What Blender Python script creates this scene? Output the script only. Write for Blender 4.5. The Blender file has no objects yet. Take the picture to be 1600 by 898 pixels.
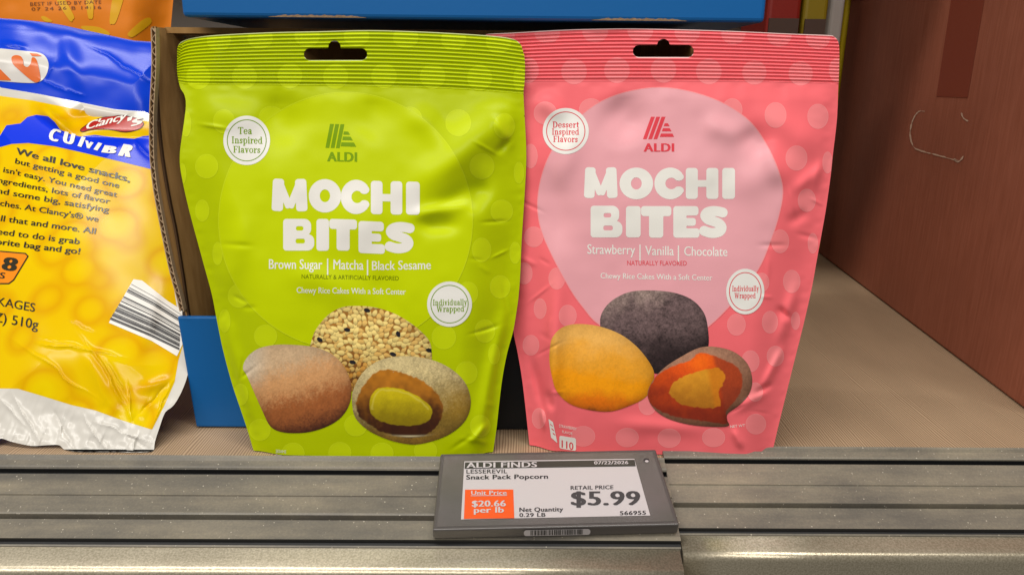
import bpy, math, random
import numpy as np
from mathutils import Matrix

# ------------------------------------------------------------------ camera
sc = bpy.context.scene
COL = sc.collection
FPX = 1155.0                       # focal length in pixels of the 1600 px wide photograph
CAM = np.array([0.0, -0.374, 0.203])
YAW, PITCH, ROLL = map(math.radians, (0.5, 16.0, 0.55))
FW = np.array([math.sin(YAW) * math.cos(PITCH), math.cos(YAW) * math.cos(PITCH), -math.sin(PITCH)])
_R = np.array([math.cos(YAW), -math.sin(YAW), 0.0])
_U = np.cross(_R, FW)
RT = _R * math.cos(ROLL) + _U * math.sin(ROLL)
UP = _U * math.cos(ROLL) - _R * math.sin(ROLL)
cd = bpy.data.cameras.new('camera')
cam = bpy.data.objects.new('camera', cd)
COL.objects.link(cam)
M = Matrix.Identity(4)
for i in range(3):
    M[i][0], M[i][1], M[i][2], M[i][3] = RT[i], UP[i], -FW[i], CAM[i]
cam.matrix_world = M
cd.sensor_width = 36.0
cd.lens = FPX / 1600 * 36.0
cd.clip_start, cd.clip_end = 0.01, 50
sc.camera = cam

# ------------------------------------------------------------------ light
w = bpy.data.worlds.new('World')
sc.world = w
w.use_nodes = True
w.node_tree.nodes['Background'].inputs[0].default_value = (1.0, 0.96, 0.9, 1)
w.node_tree.nodes['Background'].inputs[1].default_value = 0.2


def area(name, loc, target, sx, sy, power, color=(1, .96, .9)):
    l = bpy.data.lights.new(name, 'AREA')
    l.shape = 'RECTANGLE'
    l.size, l.size_y, l.energy, l.color = sx, sy, power, color
    o = bpy.data.objects.new(name, l)
    COL.objects.link(o)
    o.location = loc
    d = np.array(target, float) - np.array(loc, float)
    from mathutils import Vector
    o.rotation_euler = Vector(d).to_track_quat('-Z', 'Y').to_euler()
    return o


area('ceiling_strip_near', (-0.1, -0.57, 2.0), (0, 0.0, 0.1), 2.6, 0.09, 38)
area('ceiling_strip_far', (-1.1, -2.1, 1.8), (0, 0.0, 0.12), 3.2, 0.12, 44)
sc.view_settings.view_transform = 'Standard'
sc.view_settings.look = 'None'
sc.view_settings.exposure = 0.0
sc.view_settings.gamma = 1.0

# ------------------------------------------------------------------ helpers
RNG = np.random.RandomState(7)


def lin(*c):
    c = np.array(c, float) / 255.0
    return np.where(c <= 0.04045, c / 12.92, ((c + 0.055) / 1.055) ** 2.4)


def ray(x, y):
    x = np.asarray(x, float)[..., None]
    y = np.asarray(y, float)[..., None]
    return FW + RT * (x - 800) / FPX - UP * (y - 449) / FPX


def on_y(x, y, Y):
    r = ray(x, y)
    return CAM + r * ((Y - CAM[1]) / r[..., 1])[..., None]


def on_z(x, y, Z):
    r = ray(x, y)
    return CAM + r * ((Z - CAM[2]) / r[..., 2])[..., None]


def sst(a, b, x):
    t = np.clip((x - a) / (b - a), 0, 1)
    return t * t * (3 - 2 * t)


def vnoise(x, y, scale, seed=0):
    r = np.random.RandomState(seed + 11).rand(64, 64)
    u = np.asarray(x, float) / scale + 31.7 * seed
    v = np.asarray(y, float) / scale + 17.3 * seed
    i = np.floor(u).astype(int)
    j = np.floor(v).astype(int)
    a = u - i
    b = v - j
    a = a * a * (3 - 2 * a)
    b = b * b * (3 - 2 * b)
    g = lambda p, q: r[q % 64, p % 64]
    return (g(i, j) * (1 - a) * (1 - b) + g(i + 1, j) * a * (1 - b) + g(i, j + 1) * (1 - a) * b + g(i + 1, j + 1) * a * b) * 2 - 1


def fbm(x, y, scale, seed=0, n=3):
    s = 0
    for k in range(n):
        s = s + vnoise(x, y, scale / 2 ** k, seed + k) / 2 ** k
    return s


def crease(x, y, x0, y0, x1, y1, wd, amp, sharp=False):
    """a fold along a line: height amp, half width wd, fading at both ends"""
    dx, dy = x1 - x0, y1 - y0
    L = math.hypot(dx, dy)
    t = ((x - x0) * dx + (y - y0) * dy) / (L * L)
    d = ((x - x0) * dy - (y - y0) * dx) / L
    if sharp:
        d = d + .16 * L * (vnoise(t * 10, 0 * t, 3.0, int(abs(x0)) % 40) * .5 + .25 * vnoise(t * 10, 0 * t, 1.2, int(abs(y0)) % 40)) * .35
    env = np.exp(-1.6 * np.minimum(np.abs(2 * t - 1), 3) ** 3)
    return amp * env * (np.exp(-np.sqrt(d * d + .3) / wd) if sharp else np.exp(-(d / wd) ** 2))


class Surf:
    """a plane with relief; pixel (x, y) of the photograph is the print's own coordinate on it"""

    def __init__(s, P0, n, d=None):
        s.P0 = np.array(P0, float)
        s.n = np.array(n, float) / np.linalg.norm(n)
        s.d = d or (lambda x, y: 0 * x)

    def pt(s, x, y, off=0.0):
        x = np.asarray(x, float)
        y = np.asarray(y, float)
        r = ray(x, y)
        t = (s.d(x, y) + off + (s.P0 - CAM) @ s.n) / (r @ s.n)
        return CAM + r * t[..., None]

    def nrm(s, x, y, e=0.4):
        a = s.pt(x + e, y) - s.pt(x - e, y)
        b = s.pt(x, y + e) - s.pt(x, y - e)
        n = np.cross(b, a)
        return n / np.linalg.norm(n, axis=-1, keepdims=True)


def marching(f, x0, y0, x1, y1, sx, sy=None):
    sy = sy or sx
    xs = np.arange(x0, x1 + sx, sx, dtype=float)
    ys = np.arange(y0, y1 + sy, sy, dtype=float)
    X, Y = np.meshgrid(xs, ys)
    F = f(X, Y)
    ins = F < 0
    ny, nx = F.shape
    verts = []
    n = 0
    cid = -np.ones((ny, nx), int)
    cid[ins] = np.arange(ins.sum())
    n = ins.sum()
    vx = [X[ins]]
    vy = [Y[ins]]
    hm = ins[:, 1:] != ins[:, :-1]
    hid = -np.ones(hm.shape, int)
    hid[hm] = n + np.arange(hm.sum())
    n += hm.sum()
    t = np.clip(F[:, :-1][hm] / (F[:, :-1][hm] - F[:, 1:][hm]), .03, .97)
    vx.append(X[:, :-1][hm] + t * sx)
    vy.append(Y[:, :-1][hm])
    vm = ins[1:] != ins[:-1]
    vid = -np.ones(vm.shape, int)
    vid[vm] = n + np.arange(vm.sum())
    n += vm.sum()
    t = np.clip(F[:-1][vm] / (F[:-1][vm] - F[1:][vm]), .03, .97)
    vx.append(X[:-1][vm])
    vy.append(Y[:-1][vm] + t * sy)
    C4 = [cid[:-1, :-1], cid[:-1, 1:], cid[1:, 1:], cid[1:, :-1]]
    E4 = [hid[:-1], vid[:, 1:], hid[1:], vid[:, :-1]]
    code = sum((ins_ * (1 << k)) for k, ins_ in enumerate([ins[:-1, :-1].astype(int), ins[:-1, 1:].astype(int), ins[1:, 1:].astype(int), ins[1:, :-1].astype(int)]))
    faces = []
    for c in range(1, 16):
        m = code == c
        if not m.any():
            continue
        seq = []
        for k in range(4):
            a, b = (c >> k) & 1, (c >> ((k + 1) % 4)) & 1
            if a:
                seq.append(C4[k][m])
            if a != b:
                seq.append(E4[k][m])
        faces += np.stack(seq[::-1], 1).tolist()
    return np.concatenate(vx), np.concatenate(vy), faces


def sd_poly(pts):
    P = np.array(pts, float)
    Q = np.roll(P, -1, 0)

    def f(x, y):
        d = np.full(x.shape, 1e9)
        s = np.zeros(x.shape, bool)
        for (ax, ay), (bx, by) in zip(P, Q):
            ex, ey = bx - ax, by - ay
            wx, wy = x - ax, y - ay
            t = np.clip((wx * ex + wy * ey) / (ex * ex + ey * ey + 1e-12), 0, 1)
            d = np.minimum(d, (wx - t * ex) ** 2 + (wy - t * ey) ** 2)
            c = ((ay > y) != (by > y))
            if ey != 0:
                s ^= c & (x < ex * wy / ey + ax)
        d = np.sqrt(d)
        return np.where(s, -d, d)
    return f


def smooth(pts, n=4, closed=True):
    P = np.array(pts, float)
    N = len(P)
    out = []
    for i in range(N if closed else N - 1):
        if closed:
            a, b, c, d = P[i - 1], P[i], P[(i + 1) % N], P[(i + 2) % N]
        else:
            a, b, c, d = P[max(i - 1, 0)], P[i], P[i + 1], P[min(i + 2, N - 1)]
        for k in range(n):
            t = k / n
            out.append(.5 * (2 * b + (c - a) * t + (2 * a - 5 * b + 4 * c - d) * t * t + (3 * b - a - 3 * c + d) * t ** 3))
    if not closed:
        out.append(P[-1])
    return out


def sd_ell(cx, cy, rx, ry):
    return lambda x, y: (np.sqrt(((x - cx) / rx) ** 2 + ((y - cy) / ry) ** 2) - 1) * min(rx, ry)


def sd_rbox(cx, cy, hw, hh, r):
    def f(x, y):
        qx = np.abs(x - cx) - hw + r
        qy = np.abs(y - cy) - hh + r
        return np.hypot(np.maximum(qx, 0), np.maximum(qy, 0)) + np.minimum(np.maximum(qx, qy), 0) - r
    return f


def sd_obox(ax, ay, bx, by, hw, r):
    L = math.hypot(bx - ax, by - ay)
    ux, uy = (bx - ax) / L, (by - ay) / L
    g = sd_rbox(0, 0, L / 2, hw, r)
    mx, my = (ax + bx) / 2, (ay + by) / 2
    return lambda x, y: g((x - mx) * ux + (y - my) * uy, -(x - mx) * uy + (y - my) * ux)


def sd_line(pts, hw):
    P = np.array(pts, float)

    def f(x, y):
        d = np.full(x.shape, 1e9)
        for (ax, ay), (bx, by) in zip(P[:-1], P[1:]):
            ex, ey = bx - ax, by - ay
            t = np.clip(((x - ax) * ex + (y - ay) * ey) / (ex * ex + ey * ey + 1e-12), 0, 1)
            d = np.minimum(d, np.hypot(x - ax - t * ex, y - ay - t * ey))
        return d - hw
    return f


def union(*fs):
    def f(x, y):
        d = fs[0](x, y)
        for g in fs[1:]:
            d = np.minimum(d, g(x, y))
        return d
    return f


def minus(a, *bs):
    def f(x, y):
        d = a(x, y)
        for g in bs:
            d = np.maximum(d, -g(x, y))
        return d
    return f


def both(*fs):
    def f(x, y):
        d = fs[0](x, y)
        for g in fs[1:]:
            d = np.maximum(d, g(x, y))
        return d
    return f


# ---- materials
def mat(name, color=(.5, .5, .5), rough=.5, metal=0.0, spec=.5, coat=0.0, attr=None, alpha=1.0, trans=0.0):
    m = bpy.data.materials.new(name)
    m.use_nodes = True
    b = m.node_tree.nodes['Principled BSDF']
    b.inputs['Base Color'].default_value = (*color, 1)
    b.inputs['Roughness'].default_value = rough
    b.inputs['Metallic'].default_value = metal
    b.inputs['Specular IOR Level'].default_value = spec
    b.inputs['Coat Weight'].default_value = coat
    b.inputs['Coat Roughness'].default_value = .08
    b.inputs['Alpha'].default_value = alpha
    b.inputs['Transmission Weight'].default_value = trans
    if attr:
        a = m.node_tree.nodes.new('ShaderNodeAttribute')
        a.attribute_name = attr
        m.node_tree.links.new(a.outputs['Color'], b.inputs['Base Color'])
    return m


def nd(m, t, **kw):
    n = m.node_tree.nodes.new(t)
    for k, v in kw.items():
        if k in n.inputs.keys():
            n.inputs[k].default_value = v
        else:
            setattr(n, k, v)
    return n


def lk(m, a, b):
    m.node_tree.links.new(a, b)


def coords(m, scale=(1, 1, 1), rot=(0, 0, 0)):
    tc = nd(m, 'ShaderNodeTexCoord')
    mp = nd(m, 'ShaderNodeMapping')
    mp.inputs['Scale'].default_value = scale
    mp.inputs['Rotation'].default_value = rot
    lk(m, tc.outputs['Object'], mp.inputs['Vector'])
    return mp.outputs['Vector']


def bsdf(m):
    return m.node_tree.nodes['Principled BSDF']


def add_bump(m, height, strength, dist):
    b = nd(m, 'ShaderNodeBump')
    b.inputs['Strength'].default_value = strength
    b.inputs['Distance'].default_value = dist
    lk(m, height, b.inputs['Height'])
    lk(m, b.outputs['Normal'], bsdf(m).inputs['Normal'])
    return b


def noise_bump(m, scale, strength, dist, vec=None, detail=3):
    n = nd(m, 'ShaderNodeTexNoise', Scale=scale, Detail=detail)
    lk(m, vec or coords(m), n.inputs['Vector'])
    add_bump(m, n.outputs['Fac'], strength, dist)
    return n


def ramp(m, fac, stops):
    r = nd(m, 'ShaderNodeValToRGB')
    e = r.color_ramp.elements
    while len(e) < len(stops):
        e.new(.5)
    for k, (p, c) in enumerate(stops):
        e[k].position = p
        e[k].color = (*c, 1)
    lk(m, fac, r.inputs['Fac'])
    return r.outputs['Color']


def mix(m, fac, a, b, blend='MIX'):
    n = nd(m, 'ShaderNodeMix', data_type='RGBA', blend_type=blend)
    for s, v in ((0, fac), (6, a), (7, b)):
        if hasattr(v, 'is_output') or hasattr(v, 'links'):
            lk(m, v, n.inputs[s])
        else:
            n.inputs[s].default_value = v if s == 0 else (*v, 1)
    return n.outputs[2]


# ---- objects
def mk(name, verts, faces, mats, parent=None, mi=None, normals=None, cols=None, flat=False):
    V = np.asarray(verts, float)
    if parent is not None:
        base = np.array(parent.get('_base', (0, 0, 0)), float)
        V = V - base
    me = bpy.data.meshes.new(name)
    me.from_pydata(V.tolist(), [], faces)
    for m_ in (mats if isinstance(mats, (list, tuple)) else [mats]):
        me.materials.append(m_)
    if mi is not None:
        me.polygons.foreach_set('material_index', np.asarray(mi, np.int32))
    me.polygons.foreach_set('use_smooth', np.full(len(faces), not flat))
    if cols is not None:
        a = me.color_attributes.new('print', 'FLOAT_COLOR', 'POINT')
        c4 = np.ones((len(V), 4), np.float32)
        c4[:, :3] = cols
        a.data.foreach_set('color', c4.ravel())
    me.update()
    if normals is not None:
        me.normals_split_custom_set_from_vertices(np.asarray(normals, float).tolist())
    o = bpy.data.objects.new(name, me)
    COL.objects.link(o)
    if parent is not None:
        o.parent = parent
        o['_base'] = tuple(parent.get('_base', (0, 0, 0)))
    return o


def thing(name, base, label, cat, group=None):
    o = bpy.data.objects.new(name, None)
    COL.objects.link(o)
    o.location = base
    o.empty_display_size = .02
    o['_base'] = tuple(float(v) for v in base)
    tag(o, label, cat, group)
    return o


def tag(o, label=None, cat=None, group=None, kind=None):
    for k, v in (('label', label), ('category', cat), ('group', group), ('kind', kind)):
        if v:
            o[k] = v
    return o


class Build:
    """collects pieces that make up ONE part"""

    def __init__(s):
        s.v, s.n, s.f, s.mi, s.c, s.mats = [], [], [], [], [], []
        s.k = 0

    def add(s, v, n, f, m, c=None):
        if m not in s.mats:
            s.mats.append(m)
        s.v.append(np.asarray(v))
        s.n.append(np.asarray(n))
        k = s.k
        s.f += [[i + k for i in q] for q in f]
        s.mi += [s.mats.index(m)] * len(f)
        s.c.append(np.zeros((len(v), 3)) if c is None else c)
        s.k += len(v)

    def shape(s, surf, sdf, box, step, off, m, colf=None, sy=None, zmin=None, back=False):
        x, y, f = marching(sdf, *box, step, sy)
        if len(x) == 0:
            return
        v = surf.pt(x, y, off)
        n = surf.nrm(x, y)
        if back:
            f = [q[::-1] for q in f]
            n = -n
        if zmin is not None:
            v[:, 2] = np.maximum(v[:, 2], zmin)
        s.add(v, n, f, m, None if colf is None else colf(x, y))

    def px(s, surf, x, y, f, off, m, colf=None):
        s.add(surf.pt(x, y, off), surf.nrm(x, y), f, m, None if colf is None else colf(x, y))

    def patch(s, surf, c4, nu, nv, off, m, colf=None):
        """four pixel corners TL TR BR BL"""
        c = np.array(c4, float)
        u, v = np.meshgrid(np.linspace(0, 1, nu + 1), np.linspace(0, 1, nv + 1))
        u, v = u.ravel()[:, None], v.ravel()[:, None]
        p = c[0] * (1 - u) * (1 - v) + c[1] * u * (1 - v) + c[2] * u * v + c[3] * (1 - u) * v
        W = nu + 1
        f = [[j * W + i, (j + 1) * W + i, (j + 1) * W + i + 1, j * W + i + 1] for j in range(nv) for i in range(nu)]
        s.px(surf, p[:, 0], p[:, 1], f, off, m, colf)

    def done(s, name, parent=None, colors=False, flat=False):
        if not s.v:
            return None
        return mk(name, np.concatenate(s.v), s.f, s.mats, parent, s.mi, None if flat else np.concatenate(s.n), np.concatenate(s.c) if colors else None, flat)


_tc = {}


def glyphs(txt, bold=0.0, space=1.0):
    key = (txt, bold, space)
    if key not in _tc:
        cu = bpy.data.curves.new('lettering', 'FONT')
        cu.body = txt
        cu.size = 1
        cu.offset = bold
        cu.resolution_u = 3
        cu.space_character = space
        cu.fill_mode = 'FRONT'
        ob = bpy.data.objects.new('lettering', cu)
        COL.objects.link(ob)
        bpy.context.view_layer.update()
        ev = ob.evaluated_get(bpy.context.evaluated_depsgraph_get())
        me = ev.to_mesh()
        V = np.array([v.co[:] for v in me.vertices])
        F = [list(p.vertices) for p in me.polygons]
        N = [p.normal.z for p in me.polygons]
        F = [q if nz > 0 else q[::-1] for q, nz in zip(F, N)]
        ev.to_mesh_clear()
        bpy.data.objects.remove(ob)
        bpy.data.curves.remove(cu)
        _tc[key] = (V, F)
    return _tc[key]


def cap(bold):
    V, _ = glyphs('H', bold)
    return V[:, 1].min(), V[:, 1].max()


def write(B, surf, txt, x0, y0, x1, y1, h, off, m, bold=0.02, shear=0.0, h2=None, warp=None, space=1.0):
    """lettering: baseline from (x0,y0) to (x1,y1), capital height h (h2 at the right end), all in the print's pixels"""
    V, F = glyphs(txt, 0.0, space)
    lo, hi = cap(0.0)
    W_ = V[:, 0].max() - V[:, 0].min() + 2 * bold
    sh = [0.0] if bold < .004 else ([-bold, bold] if bold < .022 else [-bold, 0.0, bold])
    for i, dx in enumerate(sh):
        u = (V[:, 0] - V[:, 0].min() + bold + dx) / W_
        v = (V[:, 1] - lo) / (hi - lo)
        if len(sh) == 3:
            v = v + (.02, 0, -.02)[i] * 0
        hh = h + ((h if h2 is None else h2) - h) * u
        x = x0 + (x1 - x0) * u + shear * hh * v
        y = y0 + (y1 - y0) * u - hh * v
        if warp:
            x, y = warp(x, y)
        B.px(surf, x, y, F, off + i * 2e-5, m)


def box_mesh(x0, x1, y0, y1, z0, z1):
    v = [(x, y, z) for z in (z0, z1) for y in (y0, y1) for x in (x0, x1)]
    f = [[0, 2, 3, 1], [4, 5, 7, 6], [0, 1, 5, 4], [2, 6, 7, 3], [0, 4, 6, 2], [1, 3, 7, 5]]
    return v, f


def slab(a, b, c, d, t, nrm):
    """a quad a b c d given thickness t along -nrm"""
    P = [np.array(p, float) for p in (a, b, c, d)]
    n = np.array(nrm, float) / np.linalg.norm(nrm)
    v = P + [p - n * t for p in P]
    f = [[0, 1, 2, 3], [7, 6, 5, 4], [0, 4, 5, 1], [1, 5, 6, 2], [2, 6, 7, 3], [3, 7, 4, 0]]
    return v, f


def bevel(o, wd, seg=2):
    b = o.modifiers.new('bevel', 'BEVEL')
    b.width = wd
    b.segments = seg
    b.limit_method = 'ANGLE'
    return o


# ------------------------------------------------------------------ the shelf
deck_m = mat('brown_ridged_mat', lin(140, 112, 88), .45, spec=.4)
v = coords(deck_m)
nz = nd(deck_m, 'ShaderNodeTexNoise', Scale=14.0, Detail=3.0)
lk(deck_m, coords(deck_m, (1, .35, 1)), nz.inputs['Vector'])
wv = nd(deck_m, 'ShaderNodeTexWave', Scale=210.0, Distortion=14.0, Detail=2.0)
wv.inputs['Detail Scale'].default_value = .35
lk(deck_m, coords(deck_m, (1, .12, 1)), wv.inputs['Vector'])
c1 = ramp(deck_m, wv.outputs['Fac'], [(.0, lin(148, 122, 96)), (1, lin(198, 170, 138))])
c2 = ramp(deck_m, nz.outputs['Fac'], [(.3, (.75, .75, .75)), (.7, (1, 1, 1))])
lk(deck_m, mix(deck_m, 1.0, c1, c2, 'MULTIPLY'), bsdf(deck_m).inputs['Base Color'])
add_bump(deck_m, wv.outputs['Fac'], .22, .0003)
v, f = box_mesh(-1.0, 1.1, -0.006, .60, -.02, 0)
tag(mk('shelf_deck', v, f, deck_m, flat=True), kind='structure')
back_m = mat('grey_back_panel', lin(150, 145, 138), .6)
noise_bump(back_m, 300, .1, .001)
v, f = box_mesh(-1.0, 1.1, .55, .57, 0.0, .62)
tag(mk('shelf_back_wall', v, f, back_m, flat=True), kind='structure')

v, f = box_mesh(-1.0, 1.1, .19, .57, .45, .48)
tag(mk('upper_shelf', v, f, back_m, flat=True), kind='structure')
rail_m = mat('dusty_grey_plastic', lin(96, 92, 88), .42, spec=.5)
n1 = nd(rail_m, 'ShaderNodeTexNoise', Scale=22.0, Detail=6.0, Roughness=.65)
lk(rail_m, coords(rail_m, (.45, 1, 1)), n1.inputs['Vector'])
vo = nd(rail_m, 'ShaderNodeTexVoronoi', Scale=1000.0)
lk(rail_m, coords(rail_m), vo.inputs['Vector'])
sep = nd(rail_m, 'ShaderNodeSeparateColor')
lk(rail_m, vo.outputs['Color'], sep.inputs[0])
m1 = nd(rail_m, 'ShaderNodeMath', operation='MULTIPLY')
m1.inputs[1].default_value = .40
pw = nd(rail_m, 'ShaderNodeMath', operation='POWER')
pw.inputs[1].default_value = 22.0
lk(rail_m, sep.outputs[0], pw.inputs[0])
lk(rail_m, pw.outputs[0], m1.inputs[0])
lt = nd(rail_m, 'ShaderNodeMath', operation='LESS_THAN')
lk(rail_m, vo.outputs['Distance'], lt.inputs[0])
lk(rail_m, m1.outputs[0], lt.inputs[1])
n3 = nd(rail_m, 'ShaderNodeTexNoise', Scale=900.0, Detail=2.0)
lk(rail_m, coords(rail_m), n3.inputs['Vector'])
film = ramp(rail_m, n1.outputs['Fac'], [(.36, lin(100, 96, 90)), (.70, lin(142, 134, 119))])
grit = ramp(rail_m, n3.outputs['Fac'], [(.40, (.92, .92, .92)), (.72, (1.10, 1.09, 1.06))])
n4 = nd(rail_m, 'ShaderNodeTexNoise', Scale=9.0, Detail=7.0, Roughness=.7)
lk(rail_m, coords(rail_m, (.5, 6, 6)), n4.inputs['Vector'])
film = mix(rail_m, 1.0, film, ramp(rail_m, n4.outputs['Fac'], [(.38, (.80, .81, .82)), (.66, (1.16, 1.13, 1.05))]), 'MULTIPLY')
bc = mix(rail_m, 1.0, film, grit, 'MULTIPLY')
lk(rail_m, mix(rail_m, lt.outputs[0], bc, lin(180, 172, 156)), bsdf(rail_m).inputs['Base Color'])
dark_m = mat('black_groove', lin(30, 30, 31), .5)
noise_bump(dark_m, 200, .2, .0005)
steel_m = mat('speckled_olive_steel', lin(140, 134, 116), .3, metal=.75, spec=.5)
n1 = nd(steel_m, 'ShaderNodeTexNoise', Scale=1100.0, Detail=2.0)
lk(steel_m, coords(steel_m), n1.inputs['Vector'])
n2 = nd(steel_m, 'ShaderNodeTexNoise', Scale=24.0, Detail=6.0)
lk(steel_m, coords(steel_m, (.35, 1, 1)), n2.inputs['Vector'])
c1 = ramp(steel_m, n1.outputs['Fac'], [(.34, lin(178, 168, 146)), (.66, lin(210, 200, 178))])
c2 = ramp(steel_m, n2.outputs['Fac'], [(.3, (.72, .71, .68)), (.65, (1, 1, 1))])
lk(steel_m, mix(steel_m, 1.0, c1, c2, 'MULTIPLY'), bsdf(steel_m).inputs['Base Color'])
rr = nd(steel_m, 'ShaderNodeMapRange')
rr.inputs[3].default_value = .25
rr.inputs[4].default_value = .42
lk(steel_m, n2.outputs['Fac'], rr.inputs[0])
lk(steel_m, rr.outputs[0], bsdf(steel_m).inputs['Roughness'])
add_bump(steel_m, n1.outputs['Fac'], .14, .0004)

TILT = math.radians(21)
LIP = np.array([0, -.0075, .0012])
RN = np.array([0, -math.sin(TILT), math.cos(TILT)])
rail_s = Surf(LIP, RN)


def prof(px, rows, lift):
    """profile points (Y, Z): rows of the photo read along the tilted rail plane, lifted by lift"""
    p = rail_s.pt(np.full(len(rows), float(px)), np.array(rows, float))
    q = p[:, 1:] + np.array(lift)[:, None] * RN[1:]
    return q


def extrude(name, pr, xa, xb, m, parent=None, mi=None, skew=0.0):
    n = len(pr)
    xs = np.linspace(xa, xb, 9)
    V = [(x, y + skew * (x - xa), z) for x in xs for (y, z) in pr]
    F = [[k * n + i, k * n + i + 1, (k + 1) * n + i + 1, (k + 1) * n + i] for k in range(len(xs) - 1) for i in range(n - 1)]
    MI = None if mi is None else [mi[i] for k in range(len(xs) - 1) for i in range(n - 1)]
    F += [list(range(n))[::-1], [(len(xs) - 1) * n + i for i in range(n)]]
    if MI is not None:
        MI += [0, 0]
    o = mk(name, V, F, m, parent, MI, flat=True)
    return o


SEAM = float(rail_s.pt(np.array([1066.]), np.array([850.]))[0, 0])


def shelf_front(px, rows, xa, xb, lab, slab_, skew):
    lip, s0, s1, g0, g1, ln, r0, r1, r2, dk0, dk1, hi = rows
    t = thing('price_rail', (0.5 * (xa + xb), -.03, 0), lab, 'price rail', 'grey price rails along the shelf edge')
    mm = .001
    R = [lip - 5, lip, lip + 2.5, s0, s0 + 2, s1 - 2, s1, g0, g0 + .5, g1 - .5, g1, ln - .8, ln, ln + .8, r0, r0 + 2, r1 - 1, r1, r2, dk0, dk0 + .6, dk1, dk1 + 2]
    L = [-6 * mm, .6 * mm, .4 * mm, -1.0 * mm, .9 * mm, .7 * mm, .3 * mm, -.4 * mm, -3.5 * mm, -3.5 * mm, -.6 * mm, -.6 * mm, -.2 * mm, -.9 * mm, -.7 * mm, 1.5 * mm, 1.3 * mm, -2.4 * mm, -.8 * mm, -.7 * mm, -3.2 * mm, -3.2 * mm, -3.6 * mm]
    pr = prof(px, R, L)
    pr = np.vstack([[pr[0, 0] + .0015, -.018], pr, [pr[-1, 0] + .002, pr[-1, 1] - .01]])
    mi = [0] * (len(pr) - 1)
    for k, (a, b) in enumerate(zip(R[:-1], R[1:])):
        mid = (a + b) / 2
        if g0 <= mid <= g1 or r1 < mid < r2 and False or dk0 < mid < dk1:
            mi[k + 1] = 1
    extrude('channel', pr, xa, xb, [rail_m, dark_m], t, mi, skew)
    e = thing('steel_edge', (0.5 * (xa + xb), -.05, -.03), slab_, 'shelf edge', 'steel shelf edges under the price rails')
    rows2 = [dk1 - 7, dk1 + 1, (dk1 + hi) / 2, hi - 8]
    p2 = prof(px, rows2, [-4.2 * mm] * 4)
    d = p2[-1] - p2[-2]
    d /= np.linalg.norm(d)
    r = .0045
    a0 = math.atan2(d[1], d[0])
    cen = p2[-1] + r * np.array([-d[1], d[0]]) * (1 if (-d[1] * 0 + d[0]) < 0 else -1)
    st = math.atan2(p2[-1][1] - cen[1], p2[-1][0] - cen[0])
    arc = [cen + r * np.array([math.cos(st + k), math.sin(st + k)]) for k in np.linspace(0, math.pi / 2 - TILT + .05, 9)[1:]]
    p2 = np.vstack([[p2[0, 0] + .003, p2[0, 1] - .03], p2, arc, [arc[-1][0] + .0015, arc[-1][1] - .06]])
    o = extrude('front_sheet', p2, xa + .0007, xb - .0007, steel_m, e, None, skew)
    for p in o.data.polygons:
        p.use_smooth = len(p.vertices) == 4


shelf_front(345, (712, 719, 731, 732.5, 740, 772.5, 801, 807, 810, 840, 845, 884), -.62, SEAM,
            'long dusty grey price rail below the lime green pouch', 'long speckled steel shelf edge below the price display', 0.0)
shelf_front(1200, (698, 704.5, 716.5, 717, 723.5, 756, 785.5, 789, 791.5, 823.5, 827, 861), SEAM, .62,
            'dusty grey price rail right of the price display, under the dark red carton', 'speckled steel shelf edge right of the vertical seam', 0.0)

# ------------------------------------------------------------------ stand-up pouches
white_ink = mat('white_print', lin(236, 233, 226), .38, spec=.4)
badge_w = mat('white_badge_print', lin(236, 234, 228), .38, spec=.4)


def film(name, c, rough=.33):
    m = mat(name, c, rough, spec=.13)
    n = noise_bump(m, 900, .04, .0004)
    return m


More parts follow.
